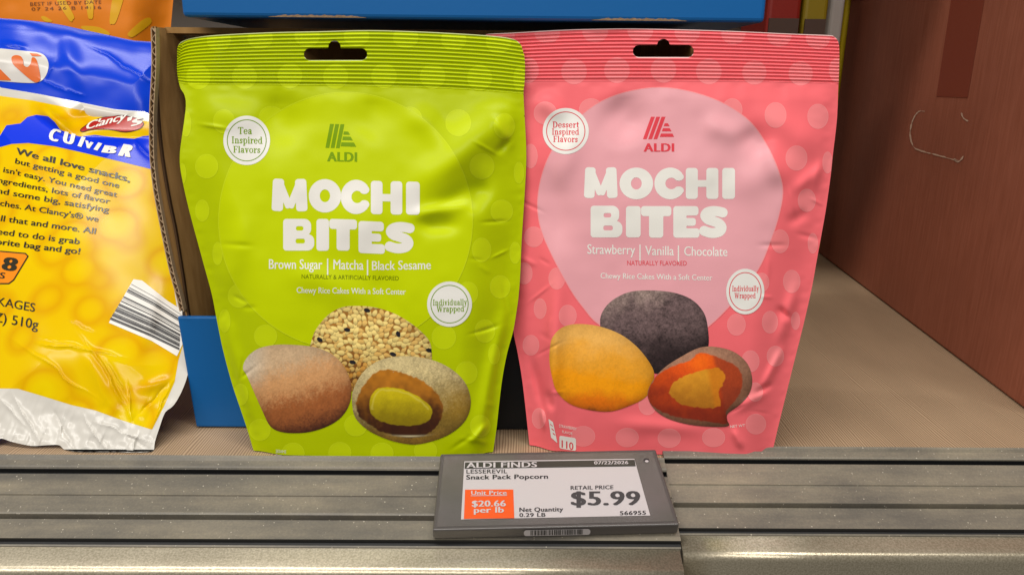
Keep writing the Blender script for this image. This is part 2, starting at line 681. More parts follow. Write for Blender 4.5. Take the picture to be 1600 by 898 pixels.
def letter(ch, x0, x1, yt, yb, k=0.0):
    W, H = x1 - x0, yb - yt
    X = lambda u: x0 + u * W
    Yv = lambda v_: yt + v_ * H
    r = .10 * H
    xm, ym = (x0 + x1) / 2, (yt + yb) / 2
    if ch == 'I':
        g = sd_rbox(xm, ym, W / 2, H / 2, r)
    elif ch == 'H':
        t = .185 * W
        g = union(sd_rbox(x0 + t, ym, t, H / 2, r), sd_rbox(x1 - t, ym, t, H / 2, r), sd_rbox(xm, ym, W * .35, H * .11, 1))
    elif ch == 'M':
        g = union(sd_obox(X(.16), Yv(1), X(.20), Yv(0), .155 * W, r), sd_obox(X(.84), Yv(1), X(.80), Yv(0), .155 * W, r),
                  sd_obox(X(.20), Yv(.06), X(.5), Yv(.9), .10 * W, r * .8), sd_obox(X(.80), Yv(.06), X(.5), Yv(.9), .10 * W, r * .8))
    elif ch == 'O':
        g = minus(sd_ell(xm, ym, W / 2, H / 2), sd_ell(xm, ym, W * .16, H * .19))
    elif ch == 'C':
        cutter = sd_poly([(X(.55), Yv(.46)), (X(1.3), Yv(.24)), (X(1.3), Yv(.76)), (X(.55), Yv(.54))])
        ring = minus(sd_ell(xm + .03 * W, ym, W * .53, H / 2), union(sd_ell(xm + .07 * W, ym, W * .2, H * .18), cutter))
        g = union(both(ring, lambda x, y: x - X(.93)), sd_ell(X(.82), Yv(.29), W * .17, H * .125), sd_ell(X(.82), Yv(.72), W * .17, H * .125))
    elif ch == 'B':
        g = minus(union(sd_rbox(X(.45), Yv(.27), W * .45, H * .27, H * .22), sd_rbox(X(.5), Yv(.74), W * .5, H * .26, H * .22), sd_rbox(X(.22), ym, W * .22, H / 2, r)),
                  sd_rbox(X(.53), Yv(.30), W * .12, H * .07, H * .06), sd_rbox(X(.55), Yv(.70), W * .15, H * .075, H * .06))
    elif ch == 'T':
        g = union(sd_rbox(xm, yt + .16 * H, W / 2, .16 * H, r), sd_rbox(xm, ym, W * .235, H / 2, r))
    elif ch == 'E':
        g = union(sd_rbox(X(.25), ym, W * .25, H / 2, r), sd_rbox(X(.48), yt + .15 * H, W * .48, .15 * H, r), sd_rbox(X(.44), ym, W * .42, .125 * H, r * .9), sd_rbox(X(.5), yb - .15 * H, W * .5, .15 * H, r))
    else:  # S
        P = [(.84, .21), (.66, .175), (.46, .165), (.27, .21), (.20, .31), (.30, .42), (.50, .48), (.70, .55), (.80, .67), (.73, .79), (.54, .84), (.34, .83), (.16, .775)]
        g = sd_line(smooth([(X(a), Yv(b)) for a, b in P], 4, False), .155 * H)
    return lambda x, y: g(x - 0, y - k * (x - xm))


def emblem(B, surf, m, X0, X1, Y0, Y1, off, k, sl, rows_):
    """three slanting bars and four steps beside them"""
    W, H = X1 - X0, Y1 - Y0
    polys = []
    for a in (0.0, .17, .34):
        polys.append([(a + sl, 0), (a + sl + .125, 0), (a + .12, 1), (a, 1)])
    for (y0, y1, l0, r0, r1) in rows_:
        polys.append([(l0, y0), (r0, y0), (r1, y1), (l0 - sl * (y1 - y0), y1)])
    for P in polys:
        pts = [(X0 + u * W, Y0 + v_ * H + k * u * W) for u, v_ in P]
        B.patch(surf, pts, 4, 10, off, m)


# a bold slab-serif face drawn from stems, bars, bowls and diagonals: (advance, pieces)
SW_ = .17
def _ring(cx, cy, rx, ry):
    return minus(sd_ell(cx, cy, rx, ry), sd_ell(cx, cy, rx - SW_ * .92, ry - .085))
def _v(x, y0, y1, w_=SW_):
    return sd_rbox(x, (y0 + y1) / 2, w_ / 2, (y1 - y0) / 2, .01)
def _h(x0, x1, y, t=.09):
    return sd_rbox((x0 + x1) / 2, y, (x1 - x0) / 2, t / 2, .01)
def _d(x0, y0, x1, y1, w_):
    return sd_obox(x0, y0, x1, y1, w_ / 2, .01)
XH = .70
FACE = {
    'T': (.80, lambda: [_v(.40, 0, 1), _h(.03, .77, .955), _h(.24, .56, .045), _v(.06, .74, 1, .08), _v(.74, .74, 1, .08)]),
    'I': (.46, lambda: [_v(.23, 0, 1), _h(.05, .41, .955), _h(.05, .41, .045)]),
    'F': (.74, lambda: [_v(.22, 0, 1), _h(.04, .68, .955), _h(.04, .42, .045), _h(.2, .54, .5), _v(.66, .72, 1, .08), _v(.54, .38, .62, .07)]),
    'D': (.88, lambda: [_v(.22, 0, 1), _h(.04, .45, .955), _h(.04, .45, .045), both(minus(sd_ell(.34, .5, .48, .5), sd_ell(.32, .5, .31, .415)), lambda x, y: .28 - x)]),
    'W': (1.2, lambda: [_d(.16, 1, .38, 0, .17), _d(.38, 0, .60, .95, .08), _d(.58, 1, .82, 0, .17), _d(.82, 0, 1.05, 1, .08), _h(.02, .34, .955), _h(.92, 1.18, .955), _h(.46, .72, .955)]),
    'e': (.62, lambda: [minus(_ring(.31, .345, .29, .365), sd_poly([(.33, .20), (.7, .16), (.7, .345), (.33, .345)])), _h(.12, .56, .37, .08)]),
    'a': (.62, lambda: [_v(.43, .0, .5), minus(sd_ell(.30, .52, .21, .19), sd_ell(.26, .47, .10, .12), sd_poly([(0, .3), (.3, .3), (.3, .5), (0, .5)])), _ring(.26, .19, .22, .21), _h(.4, .62, .04), sd_ell(.14, .52, .08, .08)]),
    'n': (.74, lambda: [_v(.2, 0, XH), _h(.03, .3, XH - .045), _h(.03, .37, .045), _v(.54, 0, .48), _h(.39, .72, .045), both(minus(sd_ell(.41, .45, .215, .26), sd_ell(.36, .42, .12, .19)), lambda x, y: .42 - y)]),
    's': (.52, lambda: [sd_line(smooth([(.44, .52), (.30, .62), (.13, .55), (.17, .41), (.35, .31), (.40, .17), (.25, .075), (.08, .17)], 3, False), .068), _v(.43, .46, .66, .07), _v(.075, .04, .24, .07)]),
    'p': (.72, lambda: [_v(.2, -.3, XH), _h(.03, .3, XH - .045), _h(.04, .38, -.26), _ring(.38, .345, .3, .36)]),
    'i': (.38, lambda: [_v(.19, 0, XH), _h(.03, .25, XH - .045), _h(.03, .36, .045), sd_ell(.18, .89, .1, .1)]),
    'r': (.54, lambda: [_v(.2, 0, XH), _h(.03, .3, XH - .045), _h(.03, .4, .045), sd_ell(.45, .60, .09, .1), _d(.24, .46, .44, .64, .09)]),
    'd': (.74, lambda: [_v(.52, 0, 1), _h(.36, .6, .955), _h(.5, .72, .045), _ring(.33, .345, .29, .36)]),
    'l': (.38, lambda: [_v(.19, 0, 1), _h(.03, .25, .955), _h(.03, .36, .045)]),
    'v': (.66, lambda: [_d(.17, XH, .34, 0, .17), _d(.34, 0, .50, XH, .08), _h(.02, .32, XH - .045), _h(.40, .64, XH - .045)]),
    'o': (.66, lambda: [_ring(.33, .345, .31, .365)]),
    't': (.46, lambda: [_v(.21, .05, .9), _h(.03, .42, XH - .045), _h(.2, .43, .06), ]),
    'y': (.66, lambda: [_d(.17, XH, .34, .02, .17), _d(.50, XH, .26, -.28, .08), _h(.02, .32, XH - .045), _h(.40, .64, XH - .045), sd_ell(.18, -.24, .1, .08)]),
    'u': (.76, lambda: [_v(.2, .2, XH), _h(.03, .28, XH - .045), _v(.55, 0, XH), _h(.38, .62, XH - .045), _h(.53, .74, .045), both(minus(sd_ell(.36, .25, .245, .26), sd_ell(.38, .27, .12, .18)), lambda x, y: y - .26)]),
}


def serif(B, surf, txt, x0, y0, x1, y1, h, off, m):
    tot = sum(FACE[c][0] for c in txt)
    pen = 0.0
    for c in txt:
        adv, ps = FACE[c]
        gx, gy, gf = marching(union(*ps()), -.05, -.36, adv + .1, 1.04, .045, .045)
        u = (pen + gx) / tot
        B.px(surf, x0 + (x1 - x0) * u, y0 + (y1 - y0) * u - h * gy, [q[::-1] for q in gf], off, m)
        pen += adv


def pouch(name, label, spec):
    S = spec
    for k_ in ('left', 'right'):
        S[k_] = sorted(smooth(S[k_], 5, False), key=lambda p: p[1])
    for k_ in ('top', 'seal', 'ribtop'):
        S[k_] = sorted(smooth(S[k_], 5, False), key=lambda p: p[0])
    ay = np.linspace(0, 1, 60)
    Ay = np.interp(ay, [0, .08, .3, .6, .85, 1], [0, .0012, .0062, .0098, .0088, .0055])
    for _ in range(30):
        Ay[1:-1] = (Ay[:-2] + Ay[1:-1] * 2 + Ay[2:]) / 4
    xl = lambda y: np.interp(y, [p[1] for p in S['left']], [p[0] for p in S['left']])
    xr = lambda y: np.interp(y, [p[1] for p in S['right']], [p[0] for p in S['right']])
    yt = lambda x: np.interp(x, [p[0] for p in S['top']], [p[1] for p in S['top']])
    hb = lambda x: np.interp(x, [p[0] for p in S['seal']], [p[1] for p in S['seal']])
    outline = [p for p in S['top']] + [p for p in S['right']] + [p for p in S['left'][::-1]]
    osdf0 = sd_poly(outline)
    notches = [sd_poly([(nx - 4, ny), (nx + 5, ny - 2), (nx + 5, ny + 2)]) if side > 0 else sd_poly([(nx + 4, ny), (nx - 5, ny - 2), (nx - 5, ny + 2)]) for nx, ny, side in S['notch']]
    osdf = minus(osdf0, *notches)
    hx0, hx1, hy0, hy1, bx, by, br = S['hole']
    hole = union(sd_rbox((hx0 + hx1) / 2, (hy0 + hy1) / 2, (hx1 - hx0) / 2, (hy1 - hy0) / 2, (hy1 - hy0) / 2 - .5), sd_ell(bx, by, br, br))
    bot = max(p[1] for p in S['left'])

    def body(x, y):
        d0 = x - xl(y)
        d1 = xr(y) - x
        t = (y - hb(x)) / (bot - hb(x))
        t = np.clip(t, 0, 1)
        wl = 26 + 60 * np.sin(t * math.pi * .85 + .2)
        A = np.interp(t, ay, Ay)
        p0, p1 = sst(0, 1, d0 / wl), sst(0, 1, d1 / wl)
        return A * p0 * p1

    fr_ = random.Random(int(bot) + int(S['left'][0][0]))
    fine = []
    for _ in range(18):
        yy_ = fr_.uniform(165, 690)
        side_ = fr_.random() < .5
        xx_ = (xl(yy_) + fr_.uniform(12, 75)) if side_ else (xr(yy_) - fr_.uniform(12, 75))
        an = fr_.uniform(-.7, .7) + (0 if fr_.random() < .6 else 1.3)
        ln_ = fr_.uniform(10, 26)
        fine.append((xx_ - ln_ * math.cos(an), yy_ - ln_ * math.sin(an), xx_ + ln_ * math.cos(an), yy_ + ln_ * math.sin(an), fr_.uniform(2.4, 4.5), fr_.choice([-1, 1]) * fr_.uniform(.00025, .00055)))

    def wrinkles(x, y):
        d = 0 * x
        for c_ in fine:
            m_ = (np.abs(x - (c_[0] + c_[2]) / 2) < 70) & (np.abs(y - (c_[1] + c_[3]) / 2) < 70)
            if m_.any():
                d[m_] += crease(x[m_], y[m_], *c_)
        return d

    def relief(x, y):
        d = body(x, y) + wrinkles(x, y) + S['folds'](x, y) * sst(0, 25, np.minimum(x - xl(y), xr(y) - x)) * sst(0, 30, y - hb(x))
        rt = np.interp(x, [p[0] for p in S['ribtop']], [p[1] for p in S['ribtop']])
        tt = (y - rt) / np.maximum(hb(x) - rt, 1)
        rib = .00046 * np.cos(tt * 2 * math.pi * S['ribs']) * sst(0, .05, tt) * sst(0, .02, 1 - tt)
        d = d + np.where((tt > 0) & (tt < 1), rib, 0)
        edge = np.minimum(x - xl(y), xr(y) - x)
        below = y - hb(x)
        d = d + np.where(below > 0, .00020 * vnoise(x * .7, y, 9, 51) * np.exp(-np.maximum(edge, 0) / 18) * sst(0, 6, edge) + .00045 * vnoise(x, y * .22, 17, 52) * np.exp(-np.maximum(below, 0) / 30) * sst(0, 10, below), 0)
        return d + S['curl'](x, y)

    surf = Surf(S['P0'], S['n'], relief)
    bsurf = Surf(S['P0'], S['n'], lambda x, y: -2.0 * body(x, y) - .0006 + S['curl'](x, y) - .000 * x)
    bx0, bx1 = min(p[0] for p in outline) - 2, max(p[0] for p in outline) + 2
    by0 = min(p[1] for p in S['top']) - 2
    base = surf.pt(np.array([(bx0 + bx1) / 2]), np.array([bot]))[0]
    base[2] = 0
    t = thing(name, base, label, 'snack pouch', 'stand-up pouches of rice cakes')
    fm, cm, dm = S['film'], S['circle_m'], S['dot_m']
    Z = .0006
    # the seal across the top
    B = Build()
    head = both(minus(osdf, hole), lambda x, y: y - hb(x))
    B.shape(surf, head, (bx0, by0, bx1, max(p[1] for p in S['seal']) + 3), 3.0, 0, fm, sy=.8)
    for (cx, cy, rx, ry) in S['dots']:
        if cy < hb(cx) - 8:
            B.shape(surf, both(sd_ell(cx, cy, rx, ry), minus(osdf0, lambda x, y: hole(x, y) - .6)), (cx - rx - 1, cy - ry - 1, cx + rx + 1, cy + ry + 1), 1.5, .00005, dm, sy=.8)
    rim_x = (bx0, by0, bx1, hy1 + 4)
    B.shape(surf, both(hole, lambda x, y: -hole(x, y + 1.3)), (hx0 - 2, by - br - 2, hx1 + 2, hy1 + 2), .8, -.0002, S['cut_glint_m'])
    B.shape(surf, both(head, lambda x, y: -osdf0(x, y - 1.2)), (bx0, by0, bx1, max(p[1] for p in S['top']) + 3), 1.5, .0001, S['cut_glint_m'], sy=.5)  # highlight painted as a pale line along the top rim
    B.done('header_seal', t)
    # front
    B = Build()
    B.shape(surf, both(osdf, lambda x, y: hb(x) - y), (bx0, by0 + 60, bx1, bot + 1), 2.0, 0, fm, zmin=Z)
    cx, cy, rx, ry = S['circle']
    csd = sd_poly(smooth(S['blob'], 4)) if 'blob' in S else sd_ell(cx, cy, rx, ry)
    cs = both(csd, lambda x, y: osdf0(x, y) + 1)
    for (px_, py_, qx, qy) in S['dots']:
        if py_ >= hb(px_) - 8:
            B.shape(surf, both(sd_ell(px_, py_, qx, qy), lambda x, y: osdf0(x, y) + .4), (px_ - qx - 1, py_ - qy - 1, px_ + qx + 1, py_ + qy + 1), 1.5, .00005, dm, zmin=Z)
            B.shape(surf, both(minus(sd_ell(px_, py_, qx, qy), sd_ell(px_, py_, qx - 1.0, qy - 1.0)), lambda x, y: osdf0(x, y) + .4), (px_ - qx - 1, py_ - qy - 1, px_ + qx + 1, py_ + qy + 1), .9, .00008, S['rim_m'], zmin=Z)
    B.shape(surf, cs, (cx - rx - 2, cy - ry - 2, cx + rx + 2, cy + ry + 2), 2.0, .00012, cm)
    B.shape(surf, both(csd, lambda x, y: -csd(x, y) - 1.3), (cx - rx - 2, cy - ry - 2, cx + rx + 2, cy + ry + 2), 1.2, .00015, S['rim_m'])
    B.done('front_panel', t)
    # back
    B = Build()
    B.shape(bsurf, minus(osdf0, hole), (bx0, by0, bx1, bot + 1), 4.0, 0, fm, zmin=Z, back=True)
    B.done('back_panel', t)
    # title
    B = Build()
    for (ch, a, b, c, d, k) in S['title']:
        B.shape(surf, letter(ch, a, b, c, d, k), (a - 3, c - 4, b + 3, d + 4), .9, .0002, white_ink)
    B.done('title_lettering', t)
    B = Build()
    for (txt, x0, y0, x1, y1, h, m, bold) in S['lines']:
        write(B, surf, txt, x0, y0, x1, y1, h, .0002, m, bold)
    B.done('caption_lettering', t)
    B = Build()
    e = S['emblem']
    emblem(B, surf, S['emblem_m'], e[0], e[1], e[2], e[3], .0002, e[4], *S['mark'])
    write(B, surf, 'ALDI', e[5], e[7], e[6], e[7] + e[9], e[8], .0002, S['emblem_m'], .05, space=1.1)
    B.done('emblem', t)
    # round badges
    for (cx, cy, rx, ry, texts) in S['badges']:
        B = Build()
        B.shape(surf, sd_ell(cx, cy, rx, ry), (cx - rx - 2, cy - ry - 2, cx + rx + 2, cy + ry + 2), 1.0, .00024, badge_w)
        B.shape(surf, minus(sd_ell(cx, cy, rx * .85, ry * .85), sd_ell(cx, cy, rx * .85 - 1.3, ry * .85 - 1.3)), (cx - rx, cy - ry, cx + rx, cy + ry), .8, .00028, S['badge_ink'])
        bd = B.done('badge', t)
        B = Build()
        for (txt, x0, x1, y, h, sl) in texts:
            serif(B, surf, txt, x0, y, x1, y + sl, h, .00028, S['badge_ink'])
        B.done('lettering', bd)
    # printed pictures of the rice cakes
    for nm, lab, poly, colf, off, step in S['cakes']:
        B = Build()
        P = smooth(poly, 4)
        xs, ys = [p[0] for p in P], [p[1] for p in P]
        ps_ = sd_poly(P)
        y0_, y1_, x0_, x1_ = min(ys), max(ys), min(xs), max(xs)

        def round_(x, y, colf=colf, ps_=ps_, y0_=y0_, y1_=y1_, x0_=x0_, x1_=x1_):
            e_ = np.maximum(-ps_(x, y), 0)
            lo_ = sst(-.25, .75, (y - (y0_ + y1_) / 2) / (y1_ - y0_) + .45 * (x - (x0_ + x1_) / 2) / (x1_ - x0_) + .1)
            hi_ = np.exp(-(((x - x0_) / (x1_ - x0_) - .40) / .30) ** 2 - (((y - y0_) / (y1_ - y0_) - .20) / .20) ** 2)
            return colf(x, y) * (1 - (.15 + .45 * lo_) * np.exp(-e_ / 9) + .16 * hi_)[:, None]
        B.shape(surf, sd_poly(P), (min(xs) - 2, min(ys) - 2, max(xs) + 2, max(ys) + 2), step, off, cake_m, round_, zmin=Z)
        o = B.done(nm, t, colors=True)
        o['label'] = lab
    if 'extra' in S:
        S['extra'](surf, t)
    return t, surf


cake_m = mat('printed_cake_picture', (1, 1, 1), .38, spec=.4, attr='print')


def zp(pts, sc_, ox, oy):
    return [(x / sc_ + ox, y / sc_ + oy) for x, y in pts]


def mixc(a, b, t):
    t = np.clip(t, 0, 1)[..., None]
    return np.asarray(a) * (1 - t) + np.asarray(b) * t


def speck(x, y, seed, fine=1.5):
    return .5 * vnoise(x, y, fine, seed) + .35 * vnoise(x, y, fine * 2.2, seed + 3) + .3 * vnoise(x, y, fine * 7, seed + 5)


# pictures on the green pouch
BROWN = zp([(140, 495), (145, 465), (170, 430), (215, 402), (290, 388), (380, 390), (460, 400), (530, 430), (580, 480), (608, 540), (615, 590), (605, 650), (570, 705), (510, 745), (430, 770), (350, 775), (290, 765), (255, 740), (230, 690), (190, 600), (155, 520)], 2.806, 330, 400)
SESAME = zp([(432, 420), (440, 370), (460, 320), (510, 260), (570, 225), (640, 218), (720, 225), (800, 250), (870, 290), (920, 330), (955, 370), (966, 415), (960, 470), (900, 520), (760, 540), (650, 580), (615, 590), (560, 520), (480, 450)], 2.806, 330, 400)
MATCHA = zp([(617, 620), (625, 580), (650, 530), (690, 485), (750, 452), (830, 438), (910, 442), (990, 462), (1060, 500), (1110, 550), (1135, 610), (1135, 670), (1110, 725), (1060, 770), (1000, 800), (920, 822), (860, 823), (780, 805), (700, 770), (650, 730), (625, 690)], 2.806, 330, 400)
FILL = zp([(636, 640), (665, 570), (720, 510), (770, 497), (850, 515), (930, 550), (990, 600), (1015, 660), (1005, 720), (960, 770), (900, 792), (830, 790), (740, 765), (670, 720), (645, 690)], 2.806, 330, 400)
CORE = zp([(693, 650), (710, 600), (750, 575), (820, 580), (880, 600), (940, 640), (965, 670), (960, 710), (920, 735), (850, 742), (760, 728), (710, 700)], 2.806, 330, 400)


def brown_cake(x, y):
    u, v_ = (x - 380) / 170, (y - 538) / 138
    t = v_ + .35 * (u - .5) + .10 * speck(x, y, 1)
    c = mixc(lin(206, 174, 136), lin(214, 158, 104), sst(.10, .40, t))
    c = mixc(c, lin(166, 96, 48), sst(.42, .72, t))
    c = mixc(c, lin(88, 44, 28), sst(.72, 1.08, t))
    c = mixc(c, lin(222, 208, 186), sst(.28, .02, u) * sst(.6, .2, v_) * .8)
    return c * (1 + .22 * speck(x, y, 4))[:, None]


def sesame_cake(x, y):
    r = np.random.RandomState(5)
    c = mixc(lin(190, 130, 52), lin(140, 78, 20), sst(520, 600, y))
    c = c * (.75 + .2 * vnoise(x, y, 6, 3))[:, None]
    pts = []
    tries = 0
    while len(pts) < 560 and tries < 20000:
        tries += 1
        p = (r.uniform(484, 676), r.uniform(476, 612))
        if all((p[0] - q[0]) ** 2 + (p[1] - q[1]) ** 2 > 44 for q in pts):
            pts.append(p)
    for (cx, cy) in pts:
        a = r.uniform(0, math.pi) if r.rand() < .4 else math.atan2(cy - 560, cx - 575) + r.normal(0, .5)
        L, Wd = r.uniform(5.4, 7.0), r.uniform(3.3, 4.2)
        m = (np.abs(x - cx) < 8) & (np.abs(y - cy) < 8)
        i = np.nonzero(m)[0]
        dx, dy = x[i] - cx, y[i] - cy
        p, q = dx * math.cos(a) + dy * math.sin(a), -dx * math.sin(a) + dy * math.cos(a)
        e = (p / L) ** 2 + (q / (Wd * (1 - .25 * p / L))) ** 2
        low = sst(540, 610, cy)
        warm = r.rand()
        top = lin(255, 226, 138) * (1.08 - .2 * warm)
        top = mixc(top, lin(232, 164, 66), np.array([min(1, low * .9 + (warm > .7) * .45)]))[0]
        s_ = 1.05 - .30 * sst(535, 600, cy) - .42 * np.clip((q * math.cos(a) + p * math.sin(a) + 1.5) / 5, 0, 1) - .42 * sst(.55, 1, e)
        k = e < 1
        c[i[k]] = top * s_[k][:, None]
    for (zx, zy, a) in [(683, 238, .3), (596, 323, .2), (476, 367, .6), (820, 342, 1.2), (620, 465, .2), (797, 430, .4), (956, 413, .3), (700, 300, 9)]:
        if a > 5:
            continue
        cx, cy = zx / 2.806 + 330, zy / 2.806 + 400
        dx, dy = x - cx, y - cy
        p, q = dx * math.cos(a) + dy * math.sin(a), -dx * math.sin(a) + dy * math.cos(a)
        c[((p / 5.2) ** 2 + (q / 3.4) ** 2) < 1] = lin(34, 30, 34)
    return c


fill_sd, core_sd = sd_poly(smooth(FILL, 3)), sd_poly(smooth(CORE, 3))


def matcha_cake(x, y):
    v_ = (y - 556) / 138
    u = (x - 550) / 185
    c = mixc(lin(214, 194, 140), lin(122, 98, 40), sst(.05, .8, v_ + .25 * (u - .5) + .15 * speck(x, y, 8)))
    c = mixc(c, lin(160, 118, 40), sst(.75, 1.0, v_) * .8)
    c = c * (1 + .42 * speck(x, y, 9, 1.2))[:, None]
    c = mixc(c, lin(196, 150, 30), sst(.55, .95, u) * sst(.2, .5, v_) * sst(.95, .6, v_) * .35)
    e = fill_sd(x, y) + 1.2 * vnoise(x, y, 4, 2)
    f_ = mixc(lin(178, 112, 26), lin(64, 28, 8), sst(.25, .8, v_ + .1 * fbm(x, y, 12, 6)))
    f_ = f_ * (1 + .2 * vnoise(x, y, 7, 12))[:, None]
    f_ = mixc(f_, lin(196, 178, 150), ((core_sd(x, y) > 24) & (vnoise(x, y, 2.2, 30) > .82)) * .6)
    c = mixc(c, f_, sst(1.5, -1.0, e))
    k = core_sd(x, y) + .8 * vnoise(x, y, 5, 7)
    g = mixc(lin(206, 186, 8), lin(142, 122, 0), sst(606, 662, y + 6 * fbm(x, y, 14, 3)))
    g = g * (1 + .12 * speck(x, y, 22))[:, None]
    rim = np.exp(-((core_sd(x, y) + 4 + 2 * vnoise(x, y, 9, 4)) / 1.3) ** 2) * (y < 640) * .5
    g = mixc(g, lin(222, 206, 90), rim)
    c = mixc(c, g, sst(1.2, -.8, k))
    hl = np.exp(-((y - 681 - .002 * (x - 640) ** 2 * -1) / 1.4) ** 2) * np.exp(-((x - 640) / 22) ** 2)
    return mixc(c, lin(240, 225, 180), hl * .8)


YEL = zp([(140, 480), (150, 440), (185, 405), (240, 392), (320, 400), (400, 430), (460, 475), (505, 530), (525, 575), (515, 625), (490, 665), (430, 695), (360, 715), (280, 708), (210, 685), (165, 640), (148, 590), (138, 530)], 2.362, 800, 340)
BLK = zp([(325, 385), (335, 345), (370, 305), (430, 275), (500, 268), (590, 275), (660, 300), (705, 345), (722, 400), (724, 480), (690, 540), (600, 560), (530, 575), (490, 540), (430, 470), (340, 420)], 2.362, 800, 340)
CUT = zp([(500, 650), (520, 600), (560, 555), (620, 515), (690, 480), (750, 476), (820, 495), (870, 540), (887, 600), (875, 650), (840, 690), (797, 722), (794, 745), (799, 768), (740, 771), (650, 762), (570, 738), (520, 700)], 2.362, 800, 340)
RED = zp([(500, 660), (530, 590), (590, 550), (660, 525), (690, 498), (760, 515), (830, 550), (848, 590), (840, 650), (800, 700), (788, 720), (795, 758), (720, 750), (620, 737), (540, 708)], 2.362, 800, 340)
CORE2 = zp([(580, 645), (600, 605), (650, 580), (715, 560), (760, 555), (787, 580), (775, 620), (760, 645), (770, 695), (700, 700), (630, 690), (600, 668)], 2.362, 800, 340)
red_sd, core2_sd = sd_poly(smooth(RED, 3)), sd_poly(smooth(CORE2, 2))


def yellow_cake(x, y):
    v_ = (y - 506) / 137
    u = (x - 858) / 165
    t = v_ - .14 * (u - .5) + .07 * fbm(x, y, 30, 4) + .04 * speck(x, y, 3)
    c = mixc(lin(236, 178, 88), lin(246, 170, 46), sst(.15, .45, t))
    c = mixc(c, lin(255, 164, 0), sst(.45, .64, t))
    c = mixc(c, lin(240, 122, 0), sst(.72, .98, t))
    c = mixc(c, lin(160, 84, 14), sst(.98, 1.12, t))
    return c * (1 + .14 * speck(x, y, 14))[:, None]


def black_cake(x, y):
    v_ = (y - 453) / 130
    u = (x - 937) / 170
    t = v_ + .1 * fbm(x, y, 22, 9)
    c = mixc(lin(164, 142, 132), lin(104, 84, 84), sst(.02, .45, t + .4 * u))
    c = mixc(c, lin(46, 33, 34), sst(.45, .95, t + .2 * u))
    return c * (1 + .75 * speck(x, y, 15, 1.3))[:, None]


def cut_cake(x, y):
    c = mixc(lin(178, 130, 104), lin(128, 84, 60), sst(540, 660, y + .3 * (x - 1090))) * (1 + .3 * speck(x, y, 19))[:, None]
    f_ = mixc(lin(226, 82, 18), lin(146, 44, 20), sst(570, 650, y + 14 * fbm(x, y, 20, 5)))
    f_ = mixc(f_, lin(255, 110, 16), np.exp(-(((x - 1094) / 20) ** 2 + ((y - 566) / 16) ** 2)))
    right = sst(1120, 1128, x + .22 * (y - 600) * -1)
    f_ = mixc(f_, lin(150, 60, 34), right * .7)
    f_ = f_ * (1 + .16 * speck(x, y, 25))[:, None]
    c = mixc(c, f_, sst(1.5, -1, red_sd(x, y) + vnoise(x, y, 4, 6)))
    g = mixc(lin(224, 152, 36), lin(180, 112, 24), sst(585, 636, y + 8 * fbm(x, y, 12, 8)))
    g = mixc(g, lin(214, 124, 20), sst(1105, 1115, x - .2 * (y - 600)) * .8)
    return mixc(c, g * (1 + .1 * speck(x, y, 26))[:, None], sst(1.2, -.8, core2_sd(x, y) + vnoise(x, y, 4, 8)))


g_film = film('lime_film', lin(182, 199, 0))
g_circ = film('bright_lime_print', lin(196, 213, 0))
g_dot = film('pale_lime_dot_print', lin(195, 212, 12))
g_rim = film('lime_dot_rim_print', lin(202, 218, 28))
g_ink = mat('green_print', lin(122, 158, 0), .42, spec=.12)
g_dk = mat('olive_print', lin(104, 118, 0), .42, spec=.12)


def g_folds(x, y):
    d = crease(x, y, 800, 170, 650, 300, 30, .0042) + crease(x, y, 770, 275, 680, 330, 16, -.0018)
    d = d + crease(x, y, 735, 318, 640, 338, 11, .0016) + crease(x, y, 720, 352, 655, 352, 13, -.0014)
    d = d + crease(x, y, 760, 285, 735, 330, 14, -.0018)
    d = d + crease(x, y, 770, 180, 800, 230, 8, .0012) + crease(x, y, 800, 215, 775, 240, 6, -.0010)
    d = d + crease(x, y, 640, 165, 700, 235, 22, .0015)
    d = d + crease(x, y, 300, 170, 430, 190, 26, .0013) + crease(x, y, 410, 160, 470, 220, 34, -.0014) + crease(x, y, 600, 150, 560, 215, 30, -.0012)
    d = d + crease(x, y, 520, 330, 600, 360, 40, .0012) + crease(x, y, 440, 420, 580, 470, 24, .0011)
    d = d + crease(x, y, 795, 470, 745, 700, 14, .0026) + crease(x, y, 335, 470, 405, 700, 14, .0024)
    d = d + crease(x, y, 760, 630, 790, 640, 5, .0008) + crease(x, y, 735, 690, 765, 660, 6, .0012)
    d = d + crease(x, y, 590, 420, 620, 500, 16, -.0008) + crease(x, y, 385, 330, 350, 470, 18, .0010)
    return 1.45 * d + .0008 * fbm(x, y, 140, 3, 2) + .00012 * vnoise(x, y, 22, 5)


def no_curl(x, y):
    return 0 * x


def g_curl(x, y):
    return -.010 * sst(345, 268, x) * sst(260, 60, y)


